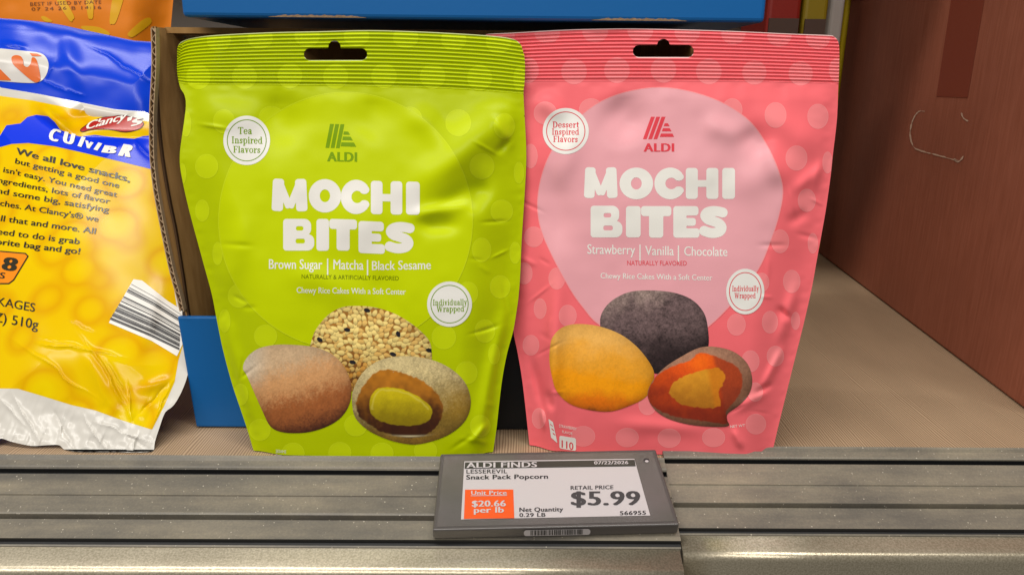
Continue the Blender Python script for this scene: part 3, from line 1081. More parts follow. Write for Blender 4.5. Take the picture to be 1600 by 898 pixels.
R6 = math.radians(7)
green_spec = dict(
    P0=(0, -.0015, 0), n=(0, -math.cos(R6), math.sin(R6)), ribs=14, ribtop=[(277, 74), (288, 63), (305, 58.5), (340, 55), (420, 51), (500, 49.3), (575, 47.6), (650, 49.5), (720, 53), (775, 57), (803, 61), (822, 64)], curl=g_curl, folds=g_folds,
    left=[(277, 80), (276.5, 106), (278, 122), (282, 138), (288, 148), (290.5, 163), (288, 187), (284, 215), (281, 240), (281.5, 262), (286.6, 290), (294.6, 325), (303.8, 360), (318, 412), (331, 460), (338.7, 500), (348.7, 548), (362.7, 600), (374.7, 636), (386.8, 672), (396, 703), (402, 716)],
    right=[(819, 86), (820.5, 105), (819.5, 130), (818, 147), (820, 187), (822, 227), (822, 260), (819.3, 310), (815, 377), (813, 427), (810.5, 460), (808, 480), (802, 516), (792.5, 551), (785, 590), (780, 630), (776, 667), (771, 702), (769, 716)],
    top=[(277, 76), (280, 69), (288, 63.5), (305, 59), (340, 55), (420, 51), (500, 49.3), (575, 47.6), (650, 49.5), (720, 53), (775, 57), (803, 61.8), (814, 70)],
    seal=[(270, 124), (283, 130), (320, 132.5), (527, 134.5), (700, 139), (825, 147.5)],
    hole=(474.8, 573.8, 75.7, 95.3, 522.7, 73.3, 9.6), notch=[(820, 182, 1)],
    circle=(540, 345, 199, 201), film=g_film, circle_m=g_circ, dot_m=g_dot, rim_m=g_rim,
    dots=[(310, 120.5, 19, 19.5), (382, 120, 19.5, 19.5), (453, 119, 19.5, 19.5), (524.5, 120, 19.5, 19.5), (600, 119, 20, 19.5), (676, 120, 20, 19.5), (749.5, 122, 19.5, 20), (812, 124, 10, 20),
          (342, 63, 19, 18), (406.5, 60, 20, 17), (480, 57, 20, 17), (557, 57, 20, 16), (634, 59, 20, 17), (709, 62, 20, 18), (779, 66, 20, 19),
          (350, 190, 17, 19), (424, 184, 20, 18), (640, 187, 20, 20), (716, 192, 20, 21), (788, 197, 16.5, 20), (291, 194, 8, 20), (323, 260, 18, 19), (753, 260, 19.5, 20), (811, 270, 8, 17), (784, 330, 17.5, 18), (752.5, 390.5, 15, 19), (805, 395, 9, 17), (781.5, 448, 16, 18),
          (316, 329, 11, 17), (285, 272, 6, 17), (340, 396, 8, 18), (373.5, 462, 17.5, 18.5), (351, 501, 9, 18), (415, 525, 18, 18), (693.5, 526.5, 19, 19), (757.6, 517, 16, 18), (729, 582, 17, 18), (750.5, 665, 16, 17), (556, 664, 18, 17), (406, 671, 17, 17), (458, 708, 18, 17), (531, 707, 18, 17), (597, 708, 18, 17), (665, 704, 18, 17), (731, 458, 16, 18), (772, 553, 9, 16), (376, 616, 12, 17)],
    title=[('M', 424, 481, 279.5, 330, .01), ('O', 482.5, 533, 280, 332, 0), ('C', 532.5, 577.5, 281, 334.5, 0), ('H', 579.5, 628.5, 283, 335, .02), ('I', 634.5, 655.8, 284, 335.5, .02),
           ('B', 442.5, 491, 342, 391.5, .0), ('I', 494.5, 514, 342, 391.8, .0), ('T', 514.5, 557.8, 342.5, 391.5, .03), ('E', 560.2, 601.3, 346, 396, .04), ('S', 601.5, 647.5, 346.5, 395.8, -.01)],
    lines=[('Brown Sugar', 420.2, 420, 503.6, 420.5, 15, white_ink, .012), ('|', 511, 423, 513, 423, 19, white_ink, .01), ('Matcha', 521, 420.5, 568, 421.5, 15, white_ink, .012), ('|', 573.3, 424, 575.3, 424, 18, white_ink, .01), ('Black Sesame', 581.2, 422, 673.3, 420.5, 14, white_ink, .012),
           ('NATURALLY & ARTIFICIALLY FLAVORED', 471.3, 435, 623, 438, 6.6, g_dk, .0), ('Chewy Rice Cakes With a Soft Center', 463.5, 457.5, 634, 460, 9, white_ink, .012)],
    emblem=(508.5, 556.5, 193.5, 231, .03, 511, 558, 252, 14.5, .7), cut_glint_m=mat('pale_lime_edge_glint', lin(214, 222, 150), .3), emblem_m=g_ink, mark=(.15, ((.30, .43, .60, .74, .80), (.51, .66, .57, .82, .89), (.75, .92, .52, .93, 1.0))), badge_ink=g_ink,
    badges=[(385.5, 219.5, 36.5, 38.5, [('Tea', 371.5, 394, 209.8, 11, 0), ('Inspired', 361.5, 410.5, 224.3, 11, .6), ('Flavors', 364, 407, 238.6, 10.5, .8)]),
            (702.4, 475, 35, 35.3, [('Individually', 676, 730, 477.2, 9.5, -.8), ('Wrapped', 682, 725.6, 487.3, 9.5, -.6)])],
    cakes=[('printed_rice_cake', 'sesame coated ball in the picture', SESAME, sesame_cake, .00018, .8), ('printed_rice_cake', 'brown dusted ball in the picture', BROWN, brown_cake, .00023, .8), ('printed_rice_cake', 'cut ball with a green centre in the picture', MATCHA, matcha_cake, .00028, .8)])


def green_extra(surf, t):
    B = Build()
    write(B, surf, 'SESAME', 431, 706.5, 447, 707.5, 4.5, .0002, white_ink, 0)
    write(B, surf, 'Flavor', 431, 712, 440, 712.5, 3.5, .0002, white_ink, 0)
    B.done('side_caption', t)


green_spec['extra'] = green_extra
pouch('snack_pouch', 'lime green stand-up pouch picturing a sesame-coated ball between two others', green_spec)

p_film = film('pink_film', lin(248, 112, 119))
p_circ = film('pale_pink_print', lin(233, 166, 174))
p_dot = film('pale_pink_dot_print', lin(248, 136, 140))
p_rim = film('pink_dot_rim_print', lin(250, 148, 151))
p_ink = mat('coral_print', lin(222, 66, 78), .42, spec=.12)


def p_folds(x, y):
    d = crease(x, y, 950, 160, 1000, 210, 30, -.0026) + crease(x, y, 1160, 205, 1200, 240, 20, -.0018) + crease(x, y, 1195, 215, 1225, 290, 18, .0016)
    d = d + crease(x, y, 1100, 190, 1160, 215, 18, .0013) + crease(x, y, 1150, 300, 1230, 250, 26, .0014)
    d = d + crease(x, y, 855, 260, 880, 390, 30, -.0022) + crease(x, y, 900, 200, 870, 300, 20, .0014) + crease(x, y, 840, 150, 880, 185, 16, .0014)
    d = d + crease(x, y, 870, 440, 858, 700, 13, .0026) + crease(x, y, 846, 638, 851, 672, 3.5, .0012) + crease(x, y, 856, 610, 862, 640, 6, -.0014) + crease(x, y, 830, 560, 850, 640, 8, -.0016)
    d = d + crease(x, y, 1245, 440, 1215, 545, 10, .0018) + crease(x, y, 1215, 480, 1235, 500, 6, -.0014) + crease(x, y, 1225, 540, 1190, 610, 7, .0016) + crease(x, y, 1205, 600, 1180, 615, 5, -.0014)
    d = d + crease(x, y, 1150, 640, 1200, 610, 8, .0012) + crease(x, y, 960, 660, 1100, 672, 12, .0010) + crease(x, y, 1145, 670, 1160, 700, 6, .0012)
    d = d + crease(x, y, 1240, 300, 1285, 260, 10, .0012) + crease(x, y, 1230, 350, 1262, 330, 9, -.0010) + crease(x, y, 1285, 250, 1270, 300, 8, .0010)
    d = d + crease(x, y, 1040, 250, 1130, 280, 40, .0010) + crease(x, y, 1180, 170, 1290, 240, 22, .0012)
    return 1.45 * d + .0008 * fbm(x, y, 140, 13, 2) + .00014 * vnoise(x, y, 22, 15)


def pink_extra(surf, t):
    B = Build()
    write(B, surf, 'STRAWBERRY', 873.5, 667, 901, 672, 4.6, .0002, white_ink, .0)
    write(B, surf, 'FLAVOR', 878.5, 676, 894.5, 679, 4.2, .0002, white_ink, .0)
    plate = sd_rbox(887, 692, 13, 10, 3)
    B.shape(surf, lambda x, y: plate(x, y - .16 * (x - 887)), (870, 676, 902, 706), .8, .0002, badge_w)
    write(B, surf, '110', 877.5, 698.5, 896, 703, 11.5, .00026, p_ink, .02)
    B.done('nutrition_print', t)
    B = Build()
    side = sd_poly([(857, 654), (864, 659), (871, 692), (861, 683)])
    B.shape(surf, side, (855, 650, 873, 695), .8, .0002, badge_w)
    for k in range(3):
        B.patch(surf, [(859.5 + k * 2, 661 + 7 * k), (863 + k * 2, 664 + 7 * k), (864 + k * 2, 666.5 + 7 * k), (860 + k * 2, 663.5 + 7 * k)], 1, 1, .00026, p_ink)
    B.done('side_print', t)
    B = Build()
    write(B, surf, 'NET WT', 1141, 668, 1164, 666, 4, .0002, white_ink, .0)
    B.done('weight_caption', t)


G = math.radians(-3.5)
R7 = math.radians(6)
pink_spec = dict(
    P0=(.10, .0015, 0), n=(math.sin(G) * math.cos(R7), -math.cos(G) * math.cos(R7), math.sin(R7)), ribs=14, ribtop=[(759, 53), (800, 51.5), (883, 46.9), (967, 45), (1034, 45.7), (1134, 48.4), (1234.5, 53), (1312, 57)], curl=no_curl, folds=p_folds,
    left=[(759, 62), (761, 80), (764, 130), (768, 180), (775, 250), (783, 320), (790, 400), (797, 460), (802, 516), (808.5, 549.5), (815, 587), (820, 627), (824, 664), (827.7, 700), (829, 712)],
    right=[(1310, 67), (1311.4, 78), (1311, 110), (1309.7, 140), (1308.5, 174), (1306.4, 200), (1301.5, 240.5), (1298, 274), (1291, 324), (1284.7, 360), (1276.5, 405), (1267.8, 453), (1255, 509), (1240, 568.6), (1227.6, 619), (1217, 661.8), (1208.5, 698), (1205, 712)],
    top=[(759, 56), (762, 53.5), (800, 51.5), (883, 46.9), (967, 45), (1034, 45.7), (1134, 48.4), (1234.5, 53), (1294.7, 55.2), (1303, 57.6), (1308, 62)],
    seal=[(755, 128), (830, 127.5), (1036, 127), (1200, 128.5), (1312, 131.5)],
    hole=(988.8, 1084, 70.7, 90.8, 1036.6, 70.8, 9.8), notch=[(1308, 174, 1)],
    circle=(1031.5, 340, 194, 206), blob=[(1030.6, 136), (1085, 144), (1135, 163), (1175, 192), (1202, 232), (1219, 272), (1224, 302), (1217, 340), (1203, 382), (1185, 422), (1150, 468), (1107, 511), (1060, 538), (1000, 538), (937.6, 509), (910, 480), (889, 450), (862, 400), (845, 360), (839, 325), (842, 290), (852, 255), (868, 225), (895, 192), (930, 163), (975, 144)], film=p_film, circle_m=p_circ, dot_m=p_dot, rim_m=p_rim,
    dots=[(825, 110, 17, 20), (897, 112, 20, 20), (964, 110, 20, 20), (1036.6, 109.5, 20, 20), (1107.5, 112, 20, 20), (1178.7, 113.5, 19, 19), (1251, 115, 19, 19), (1308, 110, 13, 19),
          (787, 54, 18, 17), (855, 52, 20, 16), (930, 50, 20, 17), (1000.5, 49, 20, 17), (1074, 51, 20, 17), (1146, 53, 19, 17), (1217.8, 56, 19, 17), (1278, 60, 19, 17),
          (852, 177, 18, 18), (923.7, 172, 19, 18), (1144, 172, 16, 18), (1211.8, 180, 17, 20), (1278, 182, 16.5, 19.5), (1244.5, 247, 17, 19.5), (1293, 254, 8, 17), (1260.6, 313, 14, 18), (829, 244, 11, 19), (1219, 377, 14, 18.5), (1270, 380, 8, 16), (1237, 439.5, 13.5, 18), (1203, 503, 12.5, 17.5), (1243, 501, 7, 14), (1150.6, 507, 14.5, 17), (1211.5, 556, 13.5, 16), (1172.6, 564, 14, 17), (1181, 662, 16, 16),
          (1045.6, 684, 18, 15), (1115, 683, 18, 15), (980, 683, 18, 15), (911, 681, 19, 16), (887, 493, 14, 17), (829.6, 539, 13, 16), (870, 435, 13, 17), (834, 370, 15, 16), (819, 427, 13, 17), (844, 482, 10, 16), (1011.7, 632, 14, 16), (842, 653, 11, 16), (1190, 441, 12, 15), (1180, 612, 12, 15)],
    title=[('M', 912, 965.5, 261.5, 309.5, 0), ('O', 968, 1020.5, 262, 311.5, 0), ('C', 1022.5, 1069, 262, 311.5, 0), ('H', 1071.5, 1122.5, 262.5, 311, 0), ('I', 1128.5, 1148.5, 262.5, 311, 0),
           ('B', 922.8, 972.5, 321.5, 371, 0), ('I', 978, 1001, 322, 371, 0), ('T', 1001.5, 1049, 322, 371.5, 0), ('E', 1043 + 9, 1093, 322, 371.5, 0), ('S', 1093.5, 1136, 321.5, 372, 0)],
    lines=[('Strawberry', 917.7, 396.5, 992.5, 397.5, 14.8, white_ink, .012), ('|', 999, 401, 1001, 401, 19, white_ink, .01), ('Vanilla', 1008, 398.5, 1053, 399, 14.5, white_ink, .012), ('|', 1059, 402.5, 1061, 402.5, 19, white_ink, .01), ('Chocolate', 1069, 399.5, 1136.6, 400.2, 14.5, white_ink, .012),
           ('NATURALLY FLAVORED', 980, 414.3, 1073, 414.8, 7.2, p_ink, .0), ('Chewy Rice Cakes With a Soft Center', 938.4, 434.8, 1113, 438, 8.6, white_ink, .012)],
    emblem=(1004.5, 1053.2, 182.7, 217.6, .0, 1005.5, 1053.5, 237, 12.8, 0), cut_glint_m=mat('pale_pink_edge_glint', lin(246, 206, 202), .3), emblem_m=p_ink, mark=(.26, ((.29, .42, .70, .80, .86), (.51, .65, .645, .86, .92), (.75, .90, .58, .95, 1.0))), badge_ink=p_ink,
    badges=[(884, 205, 36, 36, [('Dessert', 863, 905, 199.8, 9.8, 0), ('Inspired', 862, 905.2, 210.8, 9.8, 0), ('Flavors', 864, 903, 222.2, 9.8, .3)]),
            (1164.5, 455.3, 29.8, 35.5, [('Individually', 1143.8, 1186, 455, 8.6, -.3), ('Wrapped', 1147.5, 1181, 466, 8.6, -.3)])],
    cakes=[('printed_rice_cake', 'dark grey dusted ball in the picture', BLK, black_cake, .00018, .8), ('printed_rice_cake', 'yellow ball in the picture', YEL, yellow_cake, .00023, .8), ('printed_rice_cake', 'cut ball with a red filling in the picture', CUT, cut_cake, .00028, .8)],
    extra=pink_extra)
pouch('snack_pouch', 'coral pink stand-up pouch with pale pink dots beside the lime green one', pink_spec)

# ------------------------------------------------------------------ electronic price display
tag_s = Surf(LIP + RN * .0075, RN)
case_m = mat('grey_display_case', lin(80, 75, 73), .32, spec=.5)
noise_bump(case_m, 1500, .08, .0003)
face_m = mat('grey_display_face', lin(122, 115, 114), .16, spec=.5)
n1 = nd(face_m, 'ShaderNodeTexNoise', Scale=30.0, Detail=5.0)
lk(face_m, coords(face_m), n1.inputs['Vector'])
lk(face_m, ramp(face_m, n1.outputs['Fac'], [(.3, lin(88, 85, 80)), (.7, lin(102, 95, 93))]), bsdf(face_m).inputs['Base Color'])
scr_m = mat('white_paper_screen', lin(192, 186, 188), .3, spec=.4)
blk_m = mat('black_screen_ink', lin(44, 42, 44), .35)
gry_m = mat('grey_screen_ink', lin(62, 60, 62), .35)
org_m = mat('orange_screen_field', lin(226, 84, 18), .35)
bar_m = mat('olive_black_screen_bar', lin(56, 56, 50), .35)
TL, TR, BR, BL = (688.5, 708.5), (1024.5, 701.5), (1061.5, 819), (676, 828)
tb = tag_s.pt(np.array([868.]), np.array([765.]))[0]
t = thing('price_display', tb, 'grey electronic price display clipped to the rail, showing a white screen', 'price display')
cpx = [TL, TR, BR, BL]
P = [tag_s.pt(np.array([a]), np.array([b]))[0] for a, b in cpx]
v, f = slab(*P[::-1], .0072, RN)
bevel(mk('case', v, f, case_m, t, flat=True), .0007, 3)
B = Build()
rows = lambda u, v_: tuple((np.array(TL) * (1 - u) * (1 - v_) + np.array(TR) * u * (1 - v_) + np.array(BR) * u * v_ + np.array(BL) * (1 - u) * v_))
fr = [rows(.018, .035), rows(.982, .035), rows(.985, .955), rows(.015, .955)]
B.patch(tag_s, fr, 2, 2, .0002, face_m)
B.shape(tag_s, sd_ell(1010, 718.5, 4.6, 3.2), (1004, 714, 1016, 723), .6, .0004, blk_m)
B.shape(tag_s, sd_ell(1010.5, 720, 3, 1.7), (1004, 714, 1016, 723), .5, .0006, scr_m)
B.done('face', t)
Z8 = lambda x, y: (x / 3.81 + 660, y / 3.81 + 690)
B = Build()
B.patch(tag_s, [(725.6, 720.2), (991.2, 716.2), (1016, 804.7), (720.3, 810.9)], 2, 2, .0004, scr_m)
scr = B.done('screen', t)
B = Build()
O = .0006
B.patch(tag_s, [Z8(254, 121), Z8(1263, 105), Z8(1270, 144), Z8(251, 159)], 4, 1, O, bar_m)
B.patch(tag_s, [Z8(254, 283), Z8(541, 282), Z8(547, 453), Z8(247, 457)], 2, 2, O, org_m)


def tw(txt, x0, y0, x1, y1, h, m, bold=.03, o=O, space=1.06):
    a, b = Z8(x0, y0)
    c, d = Z8(x1, y1)
    write(B, tag_s, txt, a, b, c, d, h / 3.81, o, m, bold, space=space)


tw('ALDI FINDS', 262, 154, 683, 149, 31, scr_m, .03, .0008)
tw('07/22/2026', 1022, 133, 1226, 131, 19, scr_m, .03, .0008)
tw('LESSEREVIL', 262, 187, 505, 185, 23, blk_m, .012)
tw('Snack Pack Popcorn', 260, 222, 748, 217, 26, blk_m, .03)
tw('RETAIL PRICE', 882, 283, 1137, 279, 22, gry_m, .028)
tw('$5.99', 884, 376, 1297, 374, 82, gry_m, .035)
tw('566955', 1175, 434, 1331, 431, 23, blk_m, .028)
tw('Unit Price', 290, 314, 502, 313, 24, scr_m, .03, .0008)
B.patch(tag_s, [Z8(288, 318), Z8(503, 316), Z8(503, 319.5), Z8(288, 321.5)], 1, 1, .0008, scr_m)
tw('$20.66', 294, 384, 497, 382, 35, scr_m, .035, .0008)
tw('per lb', 306, 421, 485, 419, 33, scr_m, .035, .0008)
tw('Net Quantity', 577, 415, 838, 411, 25, blk_m, .03)
tw('0.29 LB', 577, 445, 733, 443, 22, blk_m, .022)
B.done('lettering', scr)
# barcode sticker on the front edge
e0, e1 = P[3], P[2]
nf = np.cross(e1 - e0, RN)
nf = nf / np.linalg.norm(nf)
nf = nf if nf[1] < 0 else -nf
lip_s = Surf((e0 + e1) / 2 + nf * .0001, nf)
B = Build()
pill = sd_rbox(870.5, 831.2, 52, 4.6, 4.2)
B.shape(lip_s, lambda x, y: pill(x, y + .021 * (x - 870)), (815, 822, 926, 842), .9, .0003, scr_m)
x = 829.0
r = random.Random(3)
while x < 911:
    wd = r.choice([.7, .9, 1.4, 1.9])
    yy = 831.2 - .021 * (x - 870)
    B.patch(lip_s, [(x, yy - 3.9), (x + wd, yy - 3.9), (x + wd, yy + 3.9), (x, yy + 3.9)], 1, 1, .0005, blk_m)
    x += wd + r.choice([.7, 1.0, 1.5, 1.9])
B.done('barcode_sticker', t)

# ------------------------------------------------------------------ display carton behind the pouches
kraft = mat('brown_cardboard', lin(150, 116, 80), .75, spec=.2)
n1 = nd(kraft, 'ShaderNodeTexNoise', Scale=160.0, Detail=5.0)
lk(kraft, coords(kraft, (1, 1, .25)), n1.inputs['Vector'])
lk(kraft, ramp(kraft, n1.outputs['Fac'], [(.3, lin(158, 118, 68)), (.7, lin(184, 142, 88))]), bsdf(kraft).inputs['Base Color'])
edge_m = mat('pale_cut_cardboard', lin(196, 168, 134), .8, spec=.2)
noise_bump(edge_m, 600, .3, .0005)
score_m = mat('dark_scored_cardboard', lin(92, 68, 46), .8, spec=.2)
noise_bump(score_m, 600, .3, .0005)
blue_m = mat('blue_printed_card', lin(6, 98, 168), .42, spec=.4)
noise_bump(blue_m, 240, .06, .0006)
black_m = mat('black_card', lin(26, 28, 30), .5, spec=.3)
noise_bump(black_m, 240, .06, .0006)
YC = float(on_z(np.array(345.), np.array(664.), 0)[1])
pl = lambda x, y, Y=None: on_y(np.array(float(x)), np.array(float(y)), YC if Y is None else Y)
A0, A1 = pl(241, 42), pl(311, 664)
ztop = float(A0[2])
xR_top, xR_bot = float(pl(1090, 40)[0]), float(pl(1060, 650)[0])
DEP = .17
t = thing('display_carton', (0, YC, 0), 'open brown display carton with blue front lip behind the two pouches', 'carton')
th = .0032


def wall_poly(name, pts, nrm, thick, m, parent):
    v, f = slab(*pts, thick, nrm)
    return mk(name, v, f, m, parent, flat=True)


xa0, xa1 = float(A0[0]), float(A1[0])
# left wall with its bowed front tab and the corrugated cut edge
E_IN = smooth([(242, 40), (244.5, 110), (248.5, 188), (256, 256), (267, 320), (277, 370), (295, 488), (303, 570), (311, 664)], 4, False)
E_OUT = smooth([(239, 40), (240, 104), (236.5, 176), (236.8, 240), (240.5, 280), (245, 310), (254.5, 360), (268, 424), (283, 482), (296, 570), (306, 664)], 4, False)


def edge_curve(pts, Y, n=90, y1=662):
    ys = np.linspace(40.5, y1, n)
    xs = np.interp(ys, [p[1] for p in pts], [p[0] for p in pts])
    P_ = np.array([on_y(np.array(a_), np.array(b_), Y) for a_, b_ in zip(xs, ys)])
    P_[:, 2] = np.clip(P_[:, 2], .0008, ztop)
    return P_


def ruled(name, A_, Bq, m, parent, thick):
    n = len(A_)
    V = list(A_) + list(Bq) + [p - np.array(thick) for p in A_] + [p - np.array(thick) for p in Bq]
    F = []
    for k in range(n - 1):
        F += [[k, k + 1, n + k + 1, n + k], [2 * n + k, 3 * n + k, 3 * n + k + 1, 2 * n + k + 1], [k, 2 * n + k, 2 * n + k + 1, k + 1], [n + k, n + k + 1, 3 * n + k + 1, 3 * n + k]]
    return mk(name, V, F, m, parent)


Ein, Etab, Eout = edge_curve(E_IN, YC), edge_curve(E_IN, YC, y1=487), edge_curve(E_OUT, YC - .004, y1=487)
Bk = Ein.copy()
Bk[:, 1] = YC + DEP
Bk[:, 0] = np.linspace(xa0, xa1, len(Bk)) + .004
Lw = ruled('side_wall', Ein, Bk, kraft, t, (.002, 0, 0))
ruled('corner_tab', Eout + np.array([.0012, .0, 0]), Etab + np.array([-.0004, -.0006, 0]), kraft, Lw, (0, -.0012, 0))
B = Build()
n = 700
zz = np.linspace(Eout[:, 2].min() + .001, ztop - .001, n)
order = np.argsort(Eout[:, 2])
ex = np.interp(zz, Eout[order, 2], Eout[order, 0])
for off, wd, wav in ((0.0, .0004, 0), (.0021, .0004, 0), (.0012, .00028, .0008)):
    V, F = [], []
    for k in range(n):
        xw = ex[k] + off + wav * math.sin(zz[k] / .0058 * 2 * math.pi)
        V += [(xw - wd / 2, YC - .0062, zz[k]), (xw + wd / 2, YC - .0062, zz[k]), (xw + wd / 2, YC - .002, zz[k]), (xw - wd / 2, YC - .002, zz[k])]
    for k in range(n - 1):
        for j in range(4):
            F.append([4 * k + j, 4 * k + (j + 1) % 4, 4 * k + 4 + (j + 1) % 4, 4 * k + 4 + j])
    B.add(V, np.zeros((len(V), 3)), F, edge_m)
V = [(x_ + dx_, YC - .0035, z_) for x_, z_ in zip(ex, zz) for dx_ in (.0001, .002)]
B.add(V, np.zeros((len(V), 3)), [[2 * k, 2 * k + 1, 2 * k + 3, 2 * k + 2] for k in range(n - 1)], score_m)
B.done('cut_edge', Lw, flat=True)
V, F = [], []
for k in range(len(Ein)):
    p = Ein[k]
    V += [p + np.array([-.0007, -.0012, 0]), p + np.array([.0004, -.0012, 0]), p + np.array([.0004, .001, 0])]
for k in range(len(Ein) - 1):
    for j in range(2):
        F.append([3 * k + j, 3 * k + j + 1, 3 * k + 4 + j, 3 * k + 3 + j])
mk('score_line', V, F, score_m, Lw, flat=True)
wall_poly('side_wall', [(xR_top, YC + .012, ztop), (xR_top, YC + DEP, ztop), (xR_bot, YC + DEP, .0005), (xR_bot, YC + .012, .0005)], (-1, 0, 0), th, kraft, t)
wall_poly('back_wall', [(xa0 + th, YC + DEP, ztop), (xa1 + th, YC + DEP, .0005), (xR_bot, YC + DEP, .0005), (xR_top, YC + DEP, ztop)], (0, -1, 0), th, kraft, t)
v, f = box_mesh(xa1 + th, xR_bot, YC + .004, YC + DEP, .0006, .003)
mk('bottom', v, f, kraft, t, flat=True)
wall_poly('top_flap', [(xa0, YC + .012, ztop + .0005), (xa0, YC + .03, ztop + .0005), (xR_top, YC + .03, ztop + .0005), (xR_top, YC + .012, ztop + .0005)], (0, 0, 1), .003, kraft, t)
zl = float(pl(283, 491)[2])
lx0t, lx0b = float(pl(281.5, 491)[0]), float(pl(311, 664)[0])
xm_ = float(pl(640, 600)[0])
YL = YC - .0042
f0 = wall_poly('front_lip', [(lx0t, YL, zl), (lx0b, YL, .0008), (xm_, YL, .0008), (xm_, YL, zl)], (0, -1, 0), .003, blue_m, t)
bevel(f0, .001, 2)
f1 = wall_poly('front_lip', [(xm_ + .0003, YL, zl), (xm_ + .0003, YL, .0008), (xR_bot, YL, .0008), (xR_top - .01, YL, zl)], (0, -1, 0), .003, black_m, t)  # right-hand stretch of the lip, coloured black
f1['label'] = 'black stretch of the front lip'

# blue tray stacked on top
torn_m = mat('torn_cardboard', lin(150, 122, 94), .8, spec=.2)
noise_bump(torn_m, 900, .5, .0008)
t = thing('blue_tray_box', (0.02, YC, ztop + .001), 'bright blue card tray stacked on top of the brown carton', 'tray')
zb = ztop + .0012
YB = YC - .004
b0, b1 = float(on_y(np.array(284.), np.array(20.), YB)[0]), float(on_y(np.array(1197.), np.array(14.), YB)[0])
zb2 = max(zb, float(on_y(np.array(700.), np.array(31.), YB)[2]))
v, f = box_mesh(b0, b1, YB, YB + .18, zb2, zb2 + .09)
bevel(mk('body', v, f, blue_m, t, flat=True), .0022, 3)
for (xa, xb) in ((420, 572), (925, 1073)):
    q0, q1 = float(on_y(np.array(float(xa)), np.array(25.), YB)[0]), float(on_y(np.array(float(xb)), np.array(25.), YB)[0])
    n = 40
    V, F = [], []
    for k in range(n + 1):
        u = k / n
        jag = .0006 * math.sin(k * 1.7) * math.sin(k * .63)
        hh = (.0009 + .6 * jag) * min(1, 6 * u, 6 * (1 - u)) + .0001
        V += [(q0 + (q1 - q0) * u, YB - .0007, zb2 + .0004), (q0 + (q1 - q0) * u, YB - .0007, zb2 + .0004 + hh), (q0 + (q1 - q0) * u, YB + .001, zb2 + .0004 + hh), (q0 + (q1 - q0) * u, YB + .001, zb2 + .0004)]
    for k in range(n):
        for j in range(4):
            F.append([4 * k + j, 4 * k + (j + 1) % 4, 4 * k + 4 + (j + 1) % 4, 4 * k + 4 + j])
    mk('torn_edge', V, F, torn_m, t, flat=True)

# ------------------------------------------------------------------ dark red carton on the right
red_m = mat('red_brown_cardboard', lin(146, 74, 50), .55, spec=.3)
n1 = nd(red_m, 'ShaderNodeTexNoise', Scale=500.0, Detail=3.0)
lk(red_m, coords(red_m, (1, 1, .06)), n1.inputs['Vector'])
n2 = nd(red_m, 'ShaderNodeTexNoise', Scale=9.0, Detail=4.0)
lk(red_m, coords(red_m), n2.inputs['Vector'])
c1 = ramp(red_m, n1.outputs['Fac'], [(.3, lin(160, 92, 68)), (.7, lin(174, 104, 80))])
c2 = ramp(red_m, n2.outputs['Fac'], [(.3, (.86, .84, .84)), (.7, (1, 1, 1))])
lk(red_m, mix(red_m, 1.0, c1, c2, 'MULTIPLY'), bsdf(red_m).inputs['Base Color'])
noise_bump(red_m, 14, .25, .004)
tape_m = mat('dark_red_tape', lin(138, 66, 48), .4, spec=.4)
noise_bump(tape_m, 300, .1, .0004)
tear_m = mat('pale_torn_paper', lin(206, 172, 148), .8, spec=.2)
noise_bump(tear_m, 800, .3, .0004)
q0 = on_z(np.array(1279.), np.array(396.), 0.0)
q1 = on_z(np.array(1600.), np.array(640.), 0.0)
dr = (q1 - q0)
dr[2] = 0
dr /= np.linalg.norm(dr)
qf = q0 + dr * (np.linalg.norm(q1 - q0) + .012)
nl = np.array([dr[1], -dr[0], 0])
nl = nl if nl[0] < 0 else -nl
Hb, Wb = .42, .30
base = [q0, qf, qf - nl * Wb, q0 - nl * Wb]
t = thing('red_brown_carton', (q0 + qf) / 2, 'tall dark red-brown carton with a tape strip at the right of the shelf', 'carton')
v = [np.array([p[0], p[1], .0005]) for p in base] + [np.array([p[0], p[1], Hb]) for p in base]
f = [[3, 2, 1, 0], [4, 5, 6, 7], [0, 1, 5, 4], [1, 2, 6, 5], [2, 3, 7, 6], [3, 0, 4, 7]]
import bmesh
o = mk('body', v, f, red_m, t, flat=True)
bm_ = bmesh.new()
bm_.from_mesh(o.data)
bmesh.ops.recalc_face_normals(bm_, faces=bm_.faces)
bm_.to_mesh(o.data)
bm_.free()
bevel(o, .002, 3)
side_s = Surf(q0, nl)
B = Build()
B.patch(side_s, [(1492, -40), (1545, -40), (1512, 153), (1463, 151)], 3, 6, .0003, tape_m)
B.done('tape_strip', t)
Z9 = lambda pts: [(x / 4.49 + 1380, y / 4.49 + 100) for x, y in pts]
B = Build()
for pts, hw in (([(290, 333), (250, 335), (215, 380), (192, 450), (192, 520), (212, 580), (250, 605), (360, 635), (480, 668), (525, 680)], 1.0), ([(500, 670), (530, 685), (560, 650)], 1.3), ([(550, 350), (562, 380), (590, 400)], 1.1)):
    P_ = smooth(Z9(pts), 4, False)
    xs, ys = [p[0] for p in P_], [p[1] for p in P_]
    g = sd_line(P_, hw)
    B.shape(side_s, lambda x, y: g(x, y) + .7 * (vnoise(x, y, 4, 3) + .2), (min(xs) - 3, min(ys) - 3, max(xs) + 3, max(ys) + 3), .5, .0004, tear_m)
B.done('hand_hole', t)

